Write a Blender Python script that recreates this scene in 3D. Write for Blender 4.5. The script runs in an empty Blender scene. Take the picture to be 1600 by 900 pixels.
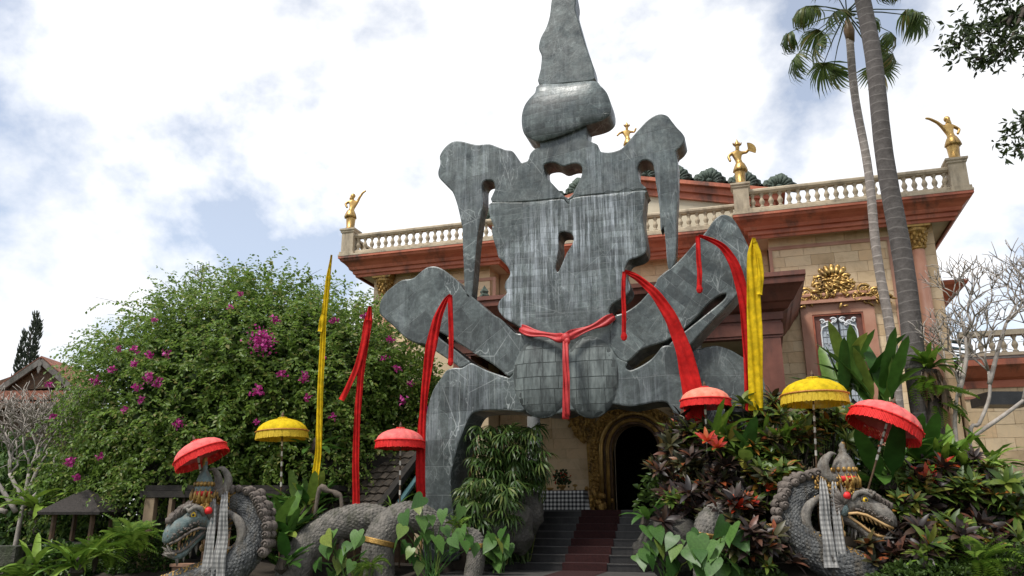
import bpy, math, random
import numpy as np
from mathutils import Vector, Matrix, Euler, noise
from mathutils.geometry import delaunay_2d_cdt
random.seed(7); rng = np.random.default_rng(7)
SC = bpy.context.scene; COL = SC.collection
R_ = math.radians; PI = math.pi
# ------------------------------------------------------------------ camera
F, TH, YA, EYE = 1220.0, R_(16.2), R_(17.2), 1.65
cam = bpy.data.cameras.new('camera'); camo = bpy.data.objects.new('camera', cam); COL.objects.link(camo)
cam.lens = 36 * F / 1600; cam.sensor_width = 36; cam.clip_end = 3000; cam.clip_start = .1
camo.location = (0, 0, EYE); camo.rotation_euler = (PI / 2 + TH, 0, YA); SC.camera = camo
# ------------------------------------------------------------------ world + sun
SUN_EL, SUN_AZ = R_(58), R_(-150)     # direction of the sun: azimuth measured from +Y towards +X
wd = bpy.data.worlds.new('World'); SC.world = wd; wd.use_nodes = True
nt = wd.node_tree; nt.nodes.clear()
def wn(t, **k):
    n = nt.nodes.new(t)
    for a, b in k.items(): setattr(n, a, b)
    return n
sky = wn('ShaderNodeTexSky', sky_type='NISHITA', sun_disc=False, sun_elevation=SUN_EL, sun_rotation=SUN_AZ, air_density=1.0, dust_density=1.0)
tcw = wn('ShaderNodeTexCoord')
mpw = wn('ShaderNodeMapping'); mpw.inputs['Location'].default_value = (11.94, 21.5, .4); mpw.inputs['Scale'].default_value = (1, 1, 1.25)
n1 = wn('ShaderNodeTexNoise'); n1.inputs['Scale'].default_value = 2.6; n1.inputs['Detail'].default_value = 9; n1.inputs['Roughness'].default_value = .56; n1.inputs['Distortion'].default_value = .1
n2 = wn('ShaderNodeTexNoise'); n2.inputs['Scale'].default_value = 1.7; n2.inputs['Detail'].default_value = 7; n2.inputs['Roughness'].default_value = .5
cr = wn('ShaderNodeValToRGB'); cr.color_ramp.elements[0].position = .43; cr.color_ramp.elements[1].position = .525; cr.color_ramp.elements[0].color = (.30, .30, .30, 1)
cg = wn('ShaderNodeValToRGB'); cg.color_ramp.elements[0].position = .38; cg.color_ramp.elements[0].color = (6.2, 6.3, 6.5, 1)
cg.color_ramp.elements[1].position = .57; cg.color_ramp.elements[1].color = (7.6, 7.6, 7.65, 1)
mxw = wn('ShaderNodeMix', data_type='RGBA'); bgw = wn('ShaderNodeBackground'); ouw = wn('ShaderNodeOutputWorld')
L = nt.links.new
L(tcw.outputs['Generated'], mpw.inputs[0]); L(mpw.outputs[0], n1.inputs[0]); L(mpw.outputs[0], n2.inputs[0])
L(n1.outputs[0], cr.inputs[0]); L(n2.outputs[0], cg.inputs[0])
L(cr.outputs[0], mxw.inputs[0]); L(sky.outputs[0], mxw.inputs[6]); L(cg.outputs[0], mxw.inputs[7])
L(mxw.outputs[2], bgw.inputs[0]); bgw.inputs[1].default_value = .1; L(bgw.outputs[0], ouw.inputs[0])
sl = bpy.data.lights.new('sun', 'SUN'); sl.energy = 2.3; sl.angle = R_(12); sl.color = (1, .965, .9)
so = bpy.data.objects.new('sun', sl); COL.objects.link(so)
so.rotation_euler = Vector((-math.sin(SUN_AZ) * math.cos(SUN_EL), -math.cos(SUN_AZ) * math.cos(SUN_EL), -math.sin(SUN_EL))).to_track_quat('-Z', 'Y').to_euler()
so.location = (0, 0, 40)
SC.view_settings.view_transform = 'Standard'; SC.view_settings.look = 'None'; SC.view_settings.exposure = 0.8; SC.view_settings.gamma = 1
SC.cycles.max_bounces = 6; SC.cycles.transparent_max_bounces = 8
# ------------------------------------------------------------------ pixel helpers (a pixel gives a direction; the plane or depth gives the distance)
_s, _c, _sy, _cy = math.sin(TH), math.cos(TH), math.sin(YA), math.cos(YA)
CR = Vector((_cy, _sy, 0)); CF = Vector((-_sy * _c, _cy * _c, _s)); CU = Vector((_sy * _s, -_cy * _s, _c)); CH = Vector((-_sy, _cy, 0))
def ray(x, y): return CF + CR * ((x - 800) / F) + CU * ((450 - y) / F)
EY = Vector((0, 0, EYE))
def onY(x, y, Y):
    d = ray(x, y); return EY + d * (Y / d.y)
def onZ(x, y, Z):
    d = ray(x, y); return EY + d * ((Z - EYE) / d.z)
def at(x, y, D):                       # D: level distance straight ahead
    d = ray(x, y); return EY + d * (D / d.dot(CH))
# ------------------------------------------------------------------ mesh builder
class MB:
    def __init__(s, xf=None): s.v = []; s.f = []; s.xf = xf
    def add(s, vs, fs):
        o = len(s.v)
        if s.xf is None: s.v += [tuple(v) for v in vs]
        else: s.v += [tuple(s.xf(Vector(v))) for v in vs]
        s.f += [tuple(i + o for i in f) for f in fs]
        return s
    def box(s, x0, x1, y0, y1, z0, z1):
        return s.add([(x, y, z) for z in (z0, z1) for y in (y0, y1) for x in (x0, x1)],
                     [(0, 2, 3, 1), (4, 5, 7, 6), (0, 1, 5, 4), (2, 6, 7, 3), (0, 4, 6, 2), (1, 3, 7, 5)])
    def obox(s, c, ax, ay, az):        # oriented box: centre and three half-axis vectors
        c, ax, ay, az = map(Vector, (c, ax, ay, az))
        return s.add([c + ax * i + ay * j + az * k for k in (-1, 1) for j in (-1, 1) for i in (-1, 1)],
                     [(0, 2, 3, 1), (4, 5, 7, 6), (0, 1, 5, 4), (2, 6, 7, 3), (0, 4, 6, 2), (1, 3, 7, 5)])
    def bar(s, a, b, w, h=None):
        a, b = Vector(a), Vector(b); d = (b - a); l = d.length / 2; d.normalize()
        u = d.cross(Vector((0, 0, 1)))
        u = u.normalized() if u.length > 1e-4 else Vector((1, 0, 0)); v = u.cross(d)
        return s.obox((a + b) / 2, d * l, u * w / 2, v * (h or w) / 2)
    def tube(s, pts, rad, n=8, cap=True, flat=1.0):
        pts = [Vector(p) for p in pts]; k = len(pts)
        if not hasattr(rad, '__len__'): rad = [rad] * k
        vs = []; fr = frames(pts)
        for p, r, (t, u, w) in zip(pts, rad, fr):
            for j in range(n):
                a = 2 * PI * j / n; vs.append(p + u * (math.cos(a) * r) + w * (math.sin(a) * r * flat))
        fs = [(i * n + j, i * n + (j + 1) % n, (i + 1) * n + (j + 1) % n, (i + 1) * n + j) for i in range(k - 1) for j in range(n)]
        if cap: fs += [tuple(range(n))[::-1], tuple((k - 1) * n + j for j in range(n))]
        return s.add(vs, fs)
    def lathe(s, prof, n=16, c=(0, 0, 0), sc=None, ax=None):
        c = Vector(c); vs = []; k = len(prof)
        for r, z in prof:
            for j in range(n):
                a = 2 * PI * j / n; q = r * (1 + (sc * (1 if j % 2 else -1) if sc else 0))
                p = Vector((math.cos(a) * q, math.sin(a) * q, z)); vs.append(c + (ax @ p if ax else p))
        fs = [(i * n + j, i * n + (j + 1) % n, (i + 1) * n + (j + 1) % n, (i + 1) * n + j) for i in range(k - 1) for j in range(n)]
        if prof[0][0] > 1e-6: fs.append(tuple(range(n))[::-1])
        if prof[-1][0] > 1e-6: fs.append(tuple((k - 1) * n + j for j in range(n)))
        return s.add(vs, fs)
    def blob(s, c, r, sc=(1, 1, 1), n=8, m=5, rot=None):
        c = Vector(c); vs = []; fs = []
        for i in range(m + 1):
            t = PI * i / m
            for j in range(n):
                a = 2 * PI * j / n
                p = Vector((math.sin(t) * math.cos(a) * sc[0], math.sin(t) * math.sin(a) * sc[1], -math.cos(t) * sc[2])) * r
                vs.append(c + (rot @ p if rot else p))
        fs = [(i * n + j, i * n + (j + 1) % n, (i + 1) * n + (j + 1) % n, (i + 1) * n + j) for i in range(m) for j in range(n)]
        return s.add(vs, fs)
    def prism(s, pts, y0, y1):         # outline in x,z pushed along y
        n = len(pts)
        return s.add([(x, y0, z) for x, z in pts] + [(x, y1, z) for x, z in pts],
                     [tuple(range(n)), tuple(range(2 * n - 1, n - 1, -1))] + [(j, j + n, (j + 1) % n + n, (j + 1) % n) for j in range(n)])
    def sweep(s, prof, path, closed=False):   # profile (out, z) along a level path with mitred corners; out = left-hand side
        k = len(path); P = [Vector((p[0], p[1])) for p in path]; vs = []; m = len(prof)
        for i in range(k):
            d0 = (P[i] - P[i - 1]).normalized() if (i > 0 or closed) else None
            d1 = (P[(i + 1) % k] - P[i]).normalized() if (i < k - 1 or closed) else None
            d0 = d0 or d1; d1 = d1 or d0
            n0 = Vector((d0.y, -d0.x)); n1_ = Vector((d1.y, -d1.x)); b = (n0 + n1_); b = b / max(.2, b.dot(n0))
            for o, z in prof: vs.append((P[i].x + b.x * o, P[i].y + b.y * o, z))
        kk = k if closed else k - 1
        fs = [(i * m + j, ((i + 1) % k) * m + j, ((i + 1) % k) * m + j + 1, i * m + j + 1) for i in range(kk) for j in range(m - 1)]
        if not closed: fs += [tuple(range(m)), tuple((k - 1) * m + j for j in range(m))[::-1]]
        return s.add(vs, fs)
    def mesh(s, name, smooth=False):
        me = bpy.data.meshes.new(name); me.from_pydata(s.v, [], s.f)
        if smooth: me.polygons.foreach_set('use_smooth', [True] * len(s.f))
        me.update(); return me
    def build(s, name, m, parent=None, smooth=False, world=True, fix=True):
        if parent is not None and world:
            o = root_loc(parent); s.v = [(a - o.x, b - o.y, c - o.z) for a, b, c in s.v]
        me = s.mesh(name, smooth)
        if fix:
            import bmesh
            b = bmesh.new(); b.from_mesh(me); bmesh.ops.recalc_face_normals(b, faces=b.faces); b.to_mesh(me); b.free()
        me.materials.append(m); ob = bpy.data.objects.new(name, me); COL.objects.link(ob)
        if parent is not None: ob.parent = parent
        return ob
def root_loc(o):
    while o.parent: o = o.parent
    return o.location.copy()
def frames(pts):
    k = len(pts); out = []; u = None
    for i in range(k):
        t = (pts[min(i + 1, k - 1)] - pts[max(i - 1, 0)]).normalized()
        if u is None:
            u = t.cross(Vector((0, 1, .02)))
            if u.length < .05: u = t.cross(Vector((1, 0, 0)))
            u.normalize()
        else: u = (u - t * u.dot(t)).normalized()
        out.append((t, u, t.cross(u)))
    return out
def spline(pts, n):                    # Catmull-Rom through points, n samples per span
    P = [Vector(p) for p in pts]; P = [P[0] * 2 - P[1]] + P + [P[-1] * 2 - P[-2]]; out = []
    for i in range(1, len(P) - 2):
        for j in range(n):
            t = j / n; a, b, c, d = P[i - 1:i + 3]
            out.append(.5 * ((2 * b) + (c - a) * t + (2 * a - 5 * b + 4 * c - d) * t * t + (3 * b - a - 3 * c + d) * t ** 3))
    return out + [P[-2]]
def lerp_list(v, n):                   # resample radii like spline()
    out = []
    for a, b in zip(v[:-1], v[1:]): out += [a + (b - a) * j / n for j in range(n)]
    return out + [v[-1]]
def tag(o, label=None, cat=None, group=None, kind=None):
    if label: o['label'] = label
    if cat: o['category'] = cat
    if group: o['group'] = group
    if kind: o['kind'] = kind
    return o
def thing(name, label, cat, loc=(0, 0, 0), group=None, rotz=0):
    o = bpy.data.objects.new(name, None); COL.objects.link(o); o.location = loc; o.rotation_euler = (0, 0, rotz); o.empty_display_size = .2
    return tag(o, label, cat, group)
def struct(o): o['kind'] = 'structure'; return o
def inst(me, name, parent, loc, rot=None, sc=1.0, world=True, m=None):
    ob = bpy.data.objects.new(name, me); COL.objects.link(ob)
    if parent is not None:
        ob.parent = parent
        if world: loc = Vector(loc) - root_loc(parent)
    S = Matrix.Diagonal((sc, sc, sc, 1)) if not hasattr(sc, '__len__') else Matrix.Diagonal((*sc, 1))
    rm = rot.to_matrix().to_4x4() if isinstance(rot, Euler) else (rot.to_4x4() if rot is not None else Matrix())
    ob.matrix_basis = Matrix.Translation(loc) @ rm @ S
    return ob
# ------------------------------------------------------------------ materials
def nodes(name):
    m = bpy.data.materials.new(name); m.use_nodes = True; t = m.node_tree; t.nodes.clear()
    o = t.nodes.new('ShaderNodeOutputMaterial'); b = t.nodes.new('ShaderNodeBsdfPrincipled'); t.links.new(b.outputs[0], o.inputs[0])
    return m, t, b, o
def nd(t, ty, **k):
    n = t.nodes.new(ty)
    for a, b in k.items():
        if a.startswith('i_'): n.inputs[int(a[2:])].default_value = b
        else: setattr(n, a, b)
    return n
def c4(c): return (*c, 1) if len(c) == 3 else c
def ramp(t, fac, stops):
    r = t.nodes.new('ShaderNodeValToRGB'); e = r.color_ramp.elements
    while len(e) < len(stops): e.new(.5)
    for q, (p, c) in zip(e, stops): q.position = p; q.color = c4(c)
    if fac is not None: t.links.new(fac, r.inputs[0])
    return r.outputs[0]
def mixc(t, fac, a, b, mode='MIX'):
    n = t.nodes.new('ShaderNodeMix'); n.data_type = 'RGBA'; n.blend_type = mode
    for s_, v in ((n.inputs[0], fac), (n.inputs[6], a), (n.inputs[7], b)):
        if isinstance(v, (int, float)): s_.default_value = v
        elif isinstance(v, tuple): s_.default_value = c4(v)
        else: t.links.new(v, s_)
    return n.outputs[2]
def math_(t, op, a, b=0.0):
    n = t.nodes.new('ShaderNodeMath'); n.operation = op
    for s_, v in ((n.inputs[0], a), (n.inputs[1], b)):
        if isinstance(v, (int, float)): s_.default_value = v
        else: t.links.new(v, s_)
    return n.outputs[0]
def coords(t, scale=(1, 1, 1), rot=(0, 0, 0), src='Object'):
    tc = t.nodes.new('ShaderNodeTexCoord'); mp = t.nodes.new('ShaderNodeMapping')
    mp.inputs['Scale'].default_value = scale; mp.inputs['Rotation'].default_value = rot
    t.links.new(tc.outputs[src], mp.inputs[0]); return mp.outputs[0]
def tnoise(t, vec, scale, detail=5, rough=.55, dist=0):
    n = t.nodes.new('ShaderNodeTexNoise'); n.inputs['Scale'].default_value = scale; n.inputs['Detail'].default_value = detail
    n.inputs['Roughness'].default_value = rough; n.inputs['Distortion'].default_value = dist
    if vec is not None: t.links.new(vec, n.inputs[0])
    return n.outputs[0]
def bump(t, b, h, strength, dist=.02):
    n = t.nodes.new('ShaderNodeBump'); n.inputs['Strength'].default_value = strength; n.inputs['Distance'].default_value = dist
    t.links.new(h, n.inputs['Height']); t.links.new(n.outputs[0], b.inputs['Normal'])
def mat(name, c1, c2, rough=.6, scale=4, bmp=.3, metal=0, stretch=(1, 1, 1), objrand=0, dirt=None, spec=.4, bd=.02):
    m, t, b, o = nodes(name); v = coords(t, stretch)
    n = tnoise(t, v, scale); col = ramp(t, n, [(.3, c1), (.7, c2)])
    if dirt:
        d = tnoise(t, coords(t, (2.2, 2.2, .55)), scale * .35, 7, .7); col = mixc(t, ramp(t, d, [(.5, (0, 0, 0)), (.68, (1, 1, 1))]), col, dirt)
    if objrand:
        oi = t.nodes.new('ShaderNodeObjectInfo'); hs = t.nodes.new('ShaderNodeHueSaturation')
        t.links.new(math_(t, 'ADD', math_(t, 'MULTIPLY', oi.outputs['Random'], objrand), 1 - objrand / 2), hs.inputs['Value']); t.links.new(col, hs.inputs['Color']); col = hs.outputs[0]
    t.links.new(col, b.inputs['Base Color']); b.inputs['Roughness'].default_value = rough; b.inputs['Metallic'].default_value = metal
    b.inputs['Specular IOR Level'].default_value = spec
    if bmp: bump(t, b, tnoise(t, v, scale * 5, 6, .6), bmp, bd)
    return m
def leafmat(name, stops, trans=.25, rough=.42, by='island', spec=.35):
    m, t, b, o = nodes(name)
    g = t.nodes.new('ShaderNodeNewGeometry'); oi = t.nodes.new('ShaderNodeObjectInfo')
    if by == 'island': f = g.outputs['Random Per Island']
    elif by == 'object': f = oi.outputs['Random']
    else: f = math_(t, 'FRACT', math_(t, 'ADD', g.outputs['Random Per Island'], oi.outputs['Random']))
    col = ramp(t, f, stops)
    n = tnoise(t, coords(t), 9, 3); hs = t.nodes.new('ShaderNodeHueSaturation')
    t.links.new(ramp(t, n, [(.3, (.75,) * 3), (.7, (1.2,) * 3)]), hs.inputs['Value']); t.links.new(col, hs.inputs['Color']); col = hs.outputs[0]
    t.links.new(col, b.inputs['Base Color']); b.inputs['Roughness'].default_value = rough; b.inputs['Specular IOR Level'].default_value = spec
    tr = t.nodes.new('ShaderNodeBsdfTranslucent'); t.links.new(col, tr.inputs[0]); mx = t.nodes.new('ShaderNodeMixShader')
    mx.inputs[0].default_value = trans; t.links.new(b.outputs[0], mx.inputs[1]); t.links.new(tr.outputs[0], mx.inputs[2]); t.links.new(mx.outputs[0], o.inputs[0])
    return m
def marble(name, rot=0.0, course=None, stain=.5, con=.38):
    m, t, b, o = nodes(name); v = coords(t)
    base = ramp(t, tnoise(t, v, 1.3, 10, .72, .9), [(.26, (.016, .021, .021)), (.42, (.042, .052, .051)), (.58, (.085, .101, .098)), (.78, (.175, .20, .195))])
    base = mixc(t, .75, base, ramp(t, tnoise(t, v, 5.5, 9, .75, 1.2), [(.32, (.45,) * 3), (.5, (.95,) * 3), (.66, (1.75,) * 3)]), 'MULTIPLY')
    # fine broken veins
    def vein(scale, w, seed, dist):
        mp = t.nodes.new('ShaderNodeMapping'); mp.inputs['Location'].default_value = (seed, seed * .7, seed * 1.3); mp.inputs['Rotation'].default_value = (0, seed, 0)
        mp.inputs['Scale'].default_value = (1, .35, .42)
        t.links.new(v, mp.inputs[0]); n = tnoise(t, mp.outputs[0], scale, 4, .5, dist)
        return ramp(t, math_(t, 'ABSOLUTE', math_(t, 'SUBTRACT', n, .5)), [(0, (1, 1, 1)), (w, (0, 0, 0))])
    vm = math_(t, 'MAXIMUM', vein(1.1, .006, 1.3, .4), vein(1.9, .005, 4.4, .5))
    for rot_, sc_, wd_ in (((.3, .7, .2), .55, .0045), ((.9, -.5, .4), .9, .006)):
        mp = t.nodes.new('ShaderNodeMapping'); mp.inputs['Rotation'].default_value = rot_; mp.inputs['Scale'].default_value = (1, .4, .55); t.links.new(v, mp.inputs[0])
        vo_ = t.nodes.new('ShaderNodeTexVoronoi'); vo_.feature = 'DISTANCE_TO_EDGE'; vo_.inputs['Scale'].default_value = sc_; t.links.new(mp.outputs[0], vo_.inputs[0])
        ln_ = ramp(t, vo_.outputs[0], [(0, (1, 1, 1)), (wd_, (0, 0, 0))]); vm = math_(t, 'MAXIMUM', vm, ln_)
    vm = math_(t, 'MULTIPLY', vm, ramp(t, tnoise(t, v, .8, 3), [(.42, (0, 0, 0)), (.62, (.25 if stain > .9 else .6,) * 3)]))
    col = mixc(t, vm, base, (.44, .47, .46))
    # lime run-off streaks, long in z
    st = tnoise(t, coords(t, (4.5, 1, .2)), 2.4, 8, .75)
    gate = ramp(t, tnoise(t, coords(t, (.5, .5, .33)), .9, 3), [(.45, (0, 0, 0)), (.60, (1, 1, 1))])
    sm = math_(t, 'MULTIPLY', math_(t, 'MULTIPLY', ramp(t, st, [(.46, (0, 0, 0)), (.64, (1, 1, 1))]), gate), stain)
    col = mixc(t, sm, col, (.42, .455, .49))
    dk = tnoise(t, coords(t, (3.0, 1, .35)), 1.7, 8, .7); col = mixc(t, ramp(t, dk, [(.55, (0, 0, 0)), (.70, (.8,) * 3)]), col, (.02, .026, .027))
    # slabs laid on the core: tone per slab and thin joints
    bw, bh = course or (1.15, .62)
    mp = t.nodes.new('ShaderNodeMapping'); mp.inputs['Rotation'].default_value = (-PI / 2, 0, 0)
    tc = t.nodes.new('ShaderNodeTexCoord'); mr = t.nodes.new('ShaderNodeMapping'); mr.inputs['Rotation'].default_value = (0, rot, 0)
    t.links.new(tc.outputs['Object'], mr.inputs[0]); t.links.new(mr.outputs[0], mp.inputs[0])
    wob = t.nodes.new('ShaderNodeVectorMath'); wob.operation = 'ADD'; t.links.new(mp.outputs[0], wob.inputs[0])
    nv = t.nodes.new('ShaderNodeTexNoise'); nv.inputs['Scale'].default_value = .8; sv = t.nodes.new('ShaderNodeVectorMath'); sv.operation = 'SCALE'; sv.inputs[3].default_value = .12
    t.links.new(v, nv.inputs[0]); t.links.new(nv.outputs[1], sv.inputs[0]); t.links.new(sv.outputs[0], wob.inputs[1])
    bk = t.nodes.new('ShaderNodeTexBrick'); t.links.new(wob.outputs[0], bk.inputs[0]); bk.inputs['Scale'].default_value = 1
    bk.inputs['Brick Width'].default_value = bw; bk.inputs['Row Height'].default_value = bh; bk.inputs['Mortar Size'].default_value = .006 if course else .009
    bk.inputs['Color1'].default_value = (1 - con,) * 3 + (1,); bk.inputs['Color2'].default_value = (1 + con,) * 3 + (1,); bk.inputs['Mortar'].default_value = (.8,) * 3 + (1,)
    bk.inputs['Mortar Smooth'].default_value = .3; bk.inputs['Bias'].default_value = 0
    col = mixc(t, .8, col, bk.outputs[0], 'MULTIPLY')
    jn = math_(t, 'MULTIPLY', bk.outputs[1], ramp(t, tnoise(t, v, 1.6, 3), [(.42, (.05,) * 3), (.7, (.7,) * 3)]))
    col = mixc(t, jn, col, (.22, .24, .24))
    t.links.new(col, b.inputs['Base Color'])
    t.links.new(ramp(t, tnoise(t, v, 3, 5), [(.3, (.24,) * 3), (.7, (.52,) * 3)]), b.inputs['Roughness']); b.inputs['Specular IOR Level'].default_value = .45
    hgt = math_(t, 'SUBTRACT', math_(t, 'MULTIPLY', tnoise(t, v, 14, 5), .35), math_(t, 'MULTIPLY', bk.outputs[1], .6)); bump(t, b, hgt, .5, .02)
    return m
def stonemat(name, cols, joint=None):
    m, t, b, o = nodes(name); v = coords(t, src='Object'); oi = t.nodes.new('ShaderNodeObjectInfo')
    geo = t.nodes.new('ShaderNodeNewGeometry')
    base = ramp(t, oi.outputs['Random'], [(i / (len(cols) - 1), c) for i, c in enumerate(cols)])
    n = tnoise(t, geo.outputs['Position'], 2.2, 7, .65, .8)
    col = mixc(t, .55, base, ramp(t, n, [(.3, (.62, .55, .45)), (.5, (1, 1, 1)), (.72, (1.15, 1.1, 1.0))]), 'MULTIPLY')
    pz = t.nodes.new('ShaderNodeMapping'); pz.inputs['Scale'].default_value = (4, 4, .5); t.links.new(geo.outputs['Position'], pz.inputs[0])
    st = tnoise(t, pz.outputs[0], 1, 6, .7); col = mixc(t, ramp(t, st, [(.55, (0, 0, 0)), (.8, (.45,) * 3)]), col, (.17, .14, .10))
    t.links.new(col, b.inputs['Base Color']); b.inputs['Roughness'].default_value = .75; bump(t, b, tnoise(t, geo.outputs['Position'], 18, 5), .25, .015)
    return m
M = {}
M['m_body'] = marble('marble_body', 0, None, .35); M['m_face'] = marble('marble_face', 0, (.62, .15), .95, .38); M['m_bulb'] = marble('marble_bulb', .03, (.9, .15), .15, .5)
M['m_ear'] = marble('marble_ear', .12, (1.3, .55), .3, .3); M['m_spire'] = marble('marble_spire', .5, (1.4, .9), .12); M['m_arm'] = marble('marble_arm', -.72, (.42, .24), .1, .6); M['m_arm2'] = marble('marble_arm_left', .62, (1.6, .55), .12); M['m_edge'] = marble('marble_edge', 0, (.30, .22), .2)
M['tile'] = mat('marble_tile', (.05, .06, .058), (.17, .195, .188), .55, 3.5, .4, objrand=.5, dirt=(.03, .035, .035), stretch=(2.5, 1, .5)); M['grout'] = mat('tile_joint', (.035, .042, .041), (.075, .085, .083), .8)
M['stone'] = stonemat('sandstone', [(.52, .37, .21), (.66, .50, .32), (.60, .44, .26), (.70, .55, .36), (.64, .44, .25), (.68, .52, .33)])
M['mortar'] = mat('mortar', (.53, .41, .26), (.61, .48, .32), .9, 3, .2)
M['soffit'] = mat('soffit_plaster', (.50, .43, .31), (.58, .51, .39), .85, 2, .1)
M['terra'] = mat('red_marble', (.34, .085, .042), (.48, .15, .08), .5, 1.6, .15, stretch=(1, 1, 2.5), dirt=(.10, .05, .035))
M['terra2'] = mat('dark_red_marble', (.12, .042, .028), (.22, .08, .055), .5, 1.8, .15, dirt=(.05, .03, .025))
M['pink'] = mat('pink_marble', (.36, .16, .10), (.46, .25, .17), .5, 2.5, .15, stretch=(1, 1, .6))
M['balu'] = mat('cast_stone', (.36, .29, .20), (.48, .40, .29), .8, 3, .3, dirt=(.2, .165, .12))
M['gold'] = mat('gilding', (.36, .21, .065), (.56, .37, .13), .38, 7, .3, metal=.75, dirt=(.12, .07, .03))
M['olive'] = mat('aged_gilding', (.24, .13, .034), (.46, .28, .075), .45, 6, .5, metal=.45, dirt=(.06, .04, .02))
M['wood'] = mat('carved_wood', (.05, .028, .015), (.12, .065, .03), .6, 8, .6)
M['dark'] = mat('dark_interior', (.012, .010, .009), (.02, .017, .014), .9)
M['verd'] = mat('green_copper', (.03, .05, .038), (.085, .11, .085), .7, 5, .5, dirt=(.025, .03, .025))
M['grey'] = mat('grey_column', (.17, .18, .18), (.25, .26, .26), .5, 3, .1)
M['glass'] = mat('frosted_pane', (.34, .38, .42), (.44, .48, .52), .25, 2, 0, spec=.6); M['white'] = mat('white_paint', (.62, .64, .66), (.75, .76, .78), .5)
M['black'] = mat('black_metal', (.012, .013, .014), (.03, .03, .032), .45)
M['step'] = mat('black_stone_step', (.010, .009, .0085), (.024, .022, .021), .42, 5, .2, dirt=(.035, .032, .03)); M['nose'] = mat('step_nosing', (.05, .047, .044), (.085, .08, .075), .5)
M['carpet'] = mat('red_carpet', (.018, .004, .004), (.036, .008, .007), .95, 30, .5)
M['red'] = leafmat('red_cloth', [(0, (.50, .012, .012)), (1, (.58, .02, .018))], .3, .8, 'object', .15); M['yellow'] = leafmat('yellow_cloth', [(0, (.68, .47, .01)), (1, (.74, .53, .015))], .3, .8, 'object', .15)
M['sash'] = mat('dark_red_satin', (.33, .012, .014), (.50, .035, .035), .5, 6, .3)
M['redtop'] = mat('toplit_red_cotton', (.55, .085, .085), (.70, .16, .14), .8, 8, .2); M['coral'] = mat('coral_cotton', (.62, .16, .10), (.74, .25, .17), .8, 8, .2)  # redtop: pinkish light on the canopy tops is put into the red
M['fringe_r'] = mat('red_fringe', (.55, .006, .006), (.75, .02, .015), .7, 20, .3); M['fringe_y'] = mat('yellow_fringe', (.50, .33, .01), (.66, .46, .03), .7, 20, .3)
M['trim'] = mat('gold_trim', (.35, .12, .02), (.5, .22, .03), .5, 30, .3)
M['bamboo'] = mat('bamboo', (.20, .13, .05), (.32, .22, .09), .5, 8, .2)
M['paleplo'] = mat('striped_pole', (.45, .42, .36), (.6, .56, .5), .5)
M['scale'] = mat('naga_stone', (.028, .031, .034), (.15, .15, .145), .8, 9, .9, dirt=(.085, .07, .05)); M['nstone'] = mat('naga_mossy_stone', (.09, .085, .075), (.20, .18, .155), .85, 7, .8, dirt=(.06, .06, .04))
M['nblue'] = mat('naga_teal_paint', (.06, .10, .105), (.17, .21, .20), .7, 9, .8, dirt=(.13, .10, .075)); M['ngrey'] = mat('naga_grey_paint', (.10, .09, .08), (.27, .245, .21), .75, 11, 1.0, dirt=(.09, .065, .045))
M['mane'] = mat('naga_mane_stone', (.08, .065, .055), (.17, .14, .12), .8, 9, .7); M['tooth'] = mat('tooth', (.42, .24, .09), (.55, .36, .17), .5); M['eye'] = mat('eye_yellow', (.6, .38, .02), (.7, .45, .03), .2, 4, 0)
M['redgem'] = mat('red_pompom', (.60, .01, .012), (.72, .03, .03), .5); M['bark'] = mat('bark', (.07, .055, .042), (.15, .12, .095), .9, 7, .8, stretch=(1, 1, .4)); M['grang'] = mat('frangipani_bark', (.24, .205, .175), (.40, .36, .32), .85, 9, .5)
M['dkbark'] = mat('dark_bark', (.03, .024, .018), (.07, .055, .042), .9, 7, .8); M['soil'] = mat('soil', (.018, .013, .009), (.04, .03, .02), .95, 3, .8)
M['rock'] = mat('rock', (.03, .028, .024), (.085, .078, .066), .9, 2.5, 1.0, dirt=(.035, .045, .02), bd=.06); M['conc'] = mat('weathered_concrete', (.10, .09, .08), (.19, .175, .155), .85, 3, .5, dirt=(.04, .045, .035))
M['tileroof'] = mat('clay_roof_tile', (.15, .055, .032), (.26, .10, .06), .8, 8, .4, objrand=.5, dirt=(.06, .045, .03)); M['oldtile'] = mat('old_dark_roof_tile', (.035, .028, .022), (.075, .058, .042), .85, 8, .5, objrand=.7)
M['thatch'] = mat('black_thatch', (.022, .019, .017), (.06, .05, .045), .95, 14, .9, stretch=(3, 3, .5)); M['salmon'] = mat('salmon_plaster', (.28, .15, .09), (.36, .21, .14), .85, 3, .3, dirt=(.15, .1, .07))
M['dkwood'] = mat('dark_wood', (.012, .010, .009), (.03, .025, .02), .85, 8, .4); M['post'] = mat('weathered_post', (.16, .11, .07), (.26, .19, .12), .85, 5, .4, stretch=(1, 1, .3)); M['teal'] = mat('teal_metal', (.04, .10, .11), (.07, .15, .16), .5)  # dkwood: near black, shade under the pavilion roof put into the wood colour
def foil(n, a, b, c, d=None, **k): M[n] = leafmat(n, [(0, a), (.45, b), (.85, c), (1, d or c)], **k)
foil('boug', (.08, .145, .024), (.135, .22, .038), (.195, .29, .052), (.28, .26, .09), trans=.5); foil('bougin', (.03, .058, .012), (.05, .09, .018), (.075, .125, .024), trans=.35); foil('flower', (.26, .010, .13), (.44, .025, .22), (.52, .07, .30))  # bougin: darker leaf copy, shade inside the crown put into its colour
foil('taro', (.035, .095, .018), (.06, .135, .026), (.09, .18, .038), (.22, .25, .045), by='object'); foil('strap', (.028, .085, .014), (.055, .135, .022), (.11, .20, .034), (.22, .27, .05), by='both')
foil('fern', (.07, .15, .018), (.13, .23, .028), (.19, .29, .04), by='both'); foil('rhapis', (.022, .050, .010), (.045, .090, .018), (.085, .135, .03), (.17, .18, .05), by='both')
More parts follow.
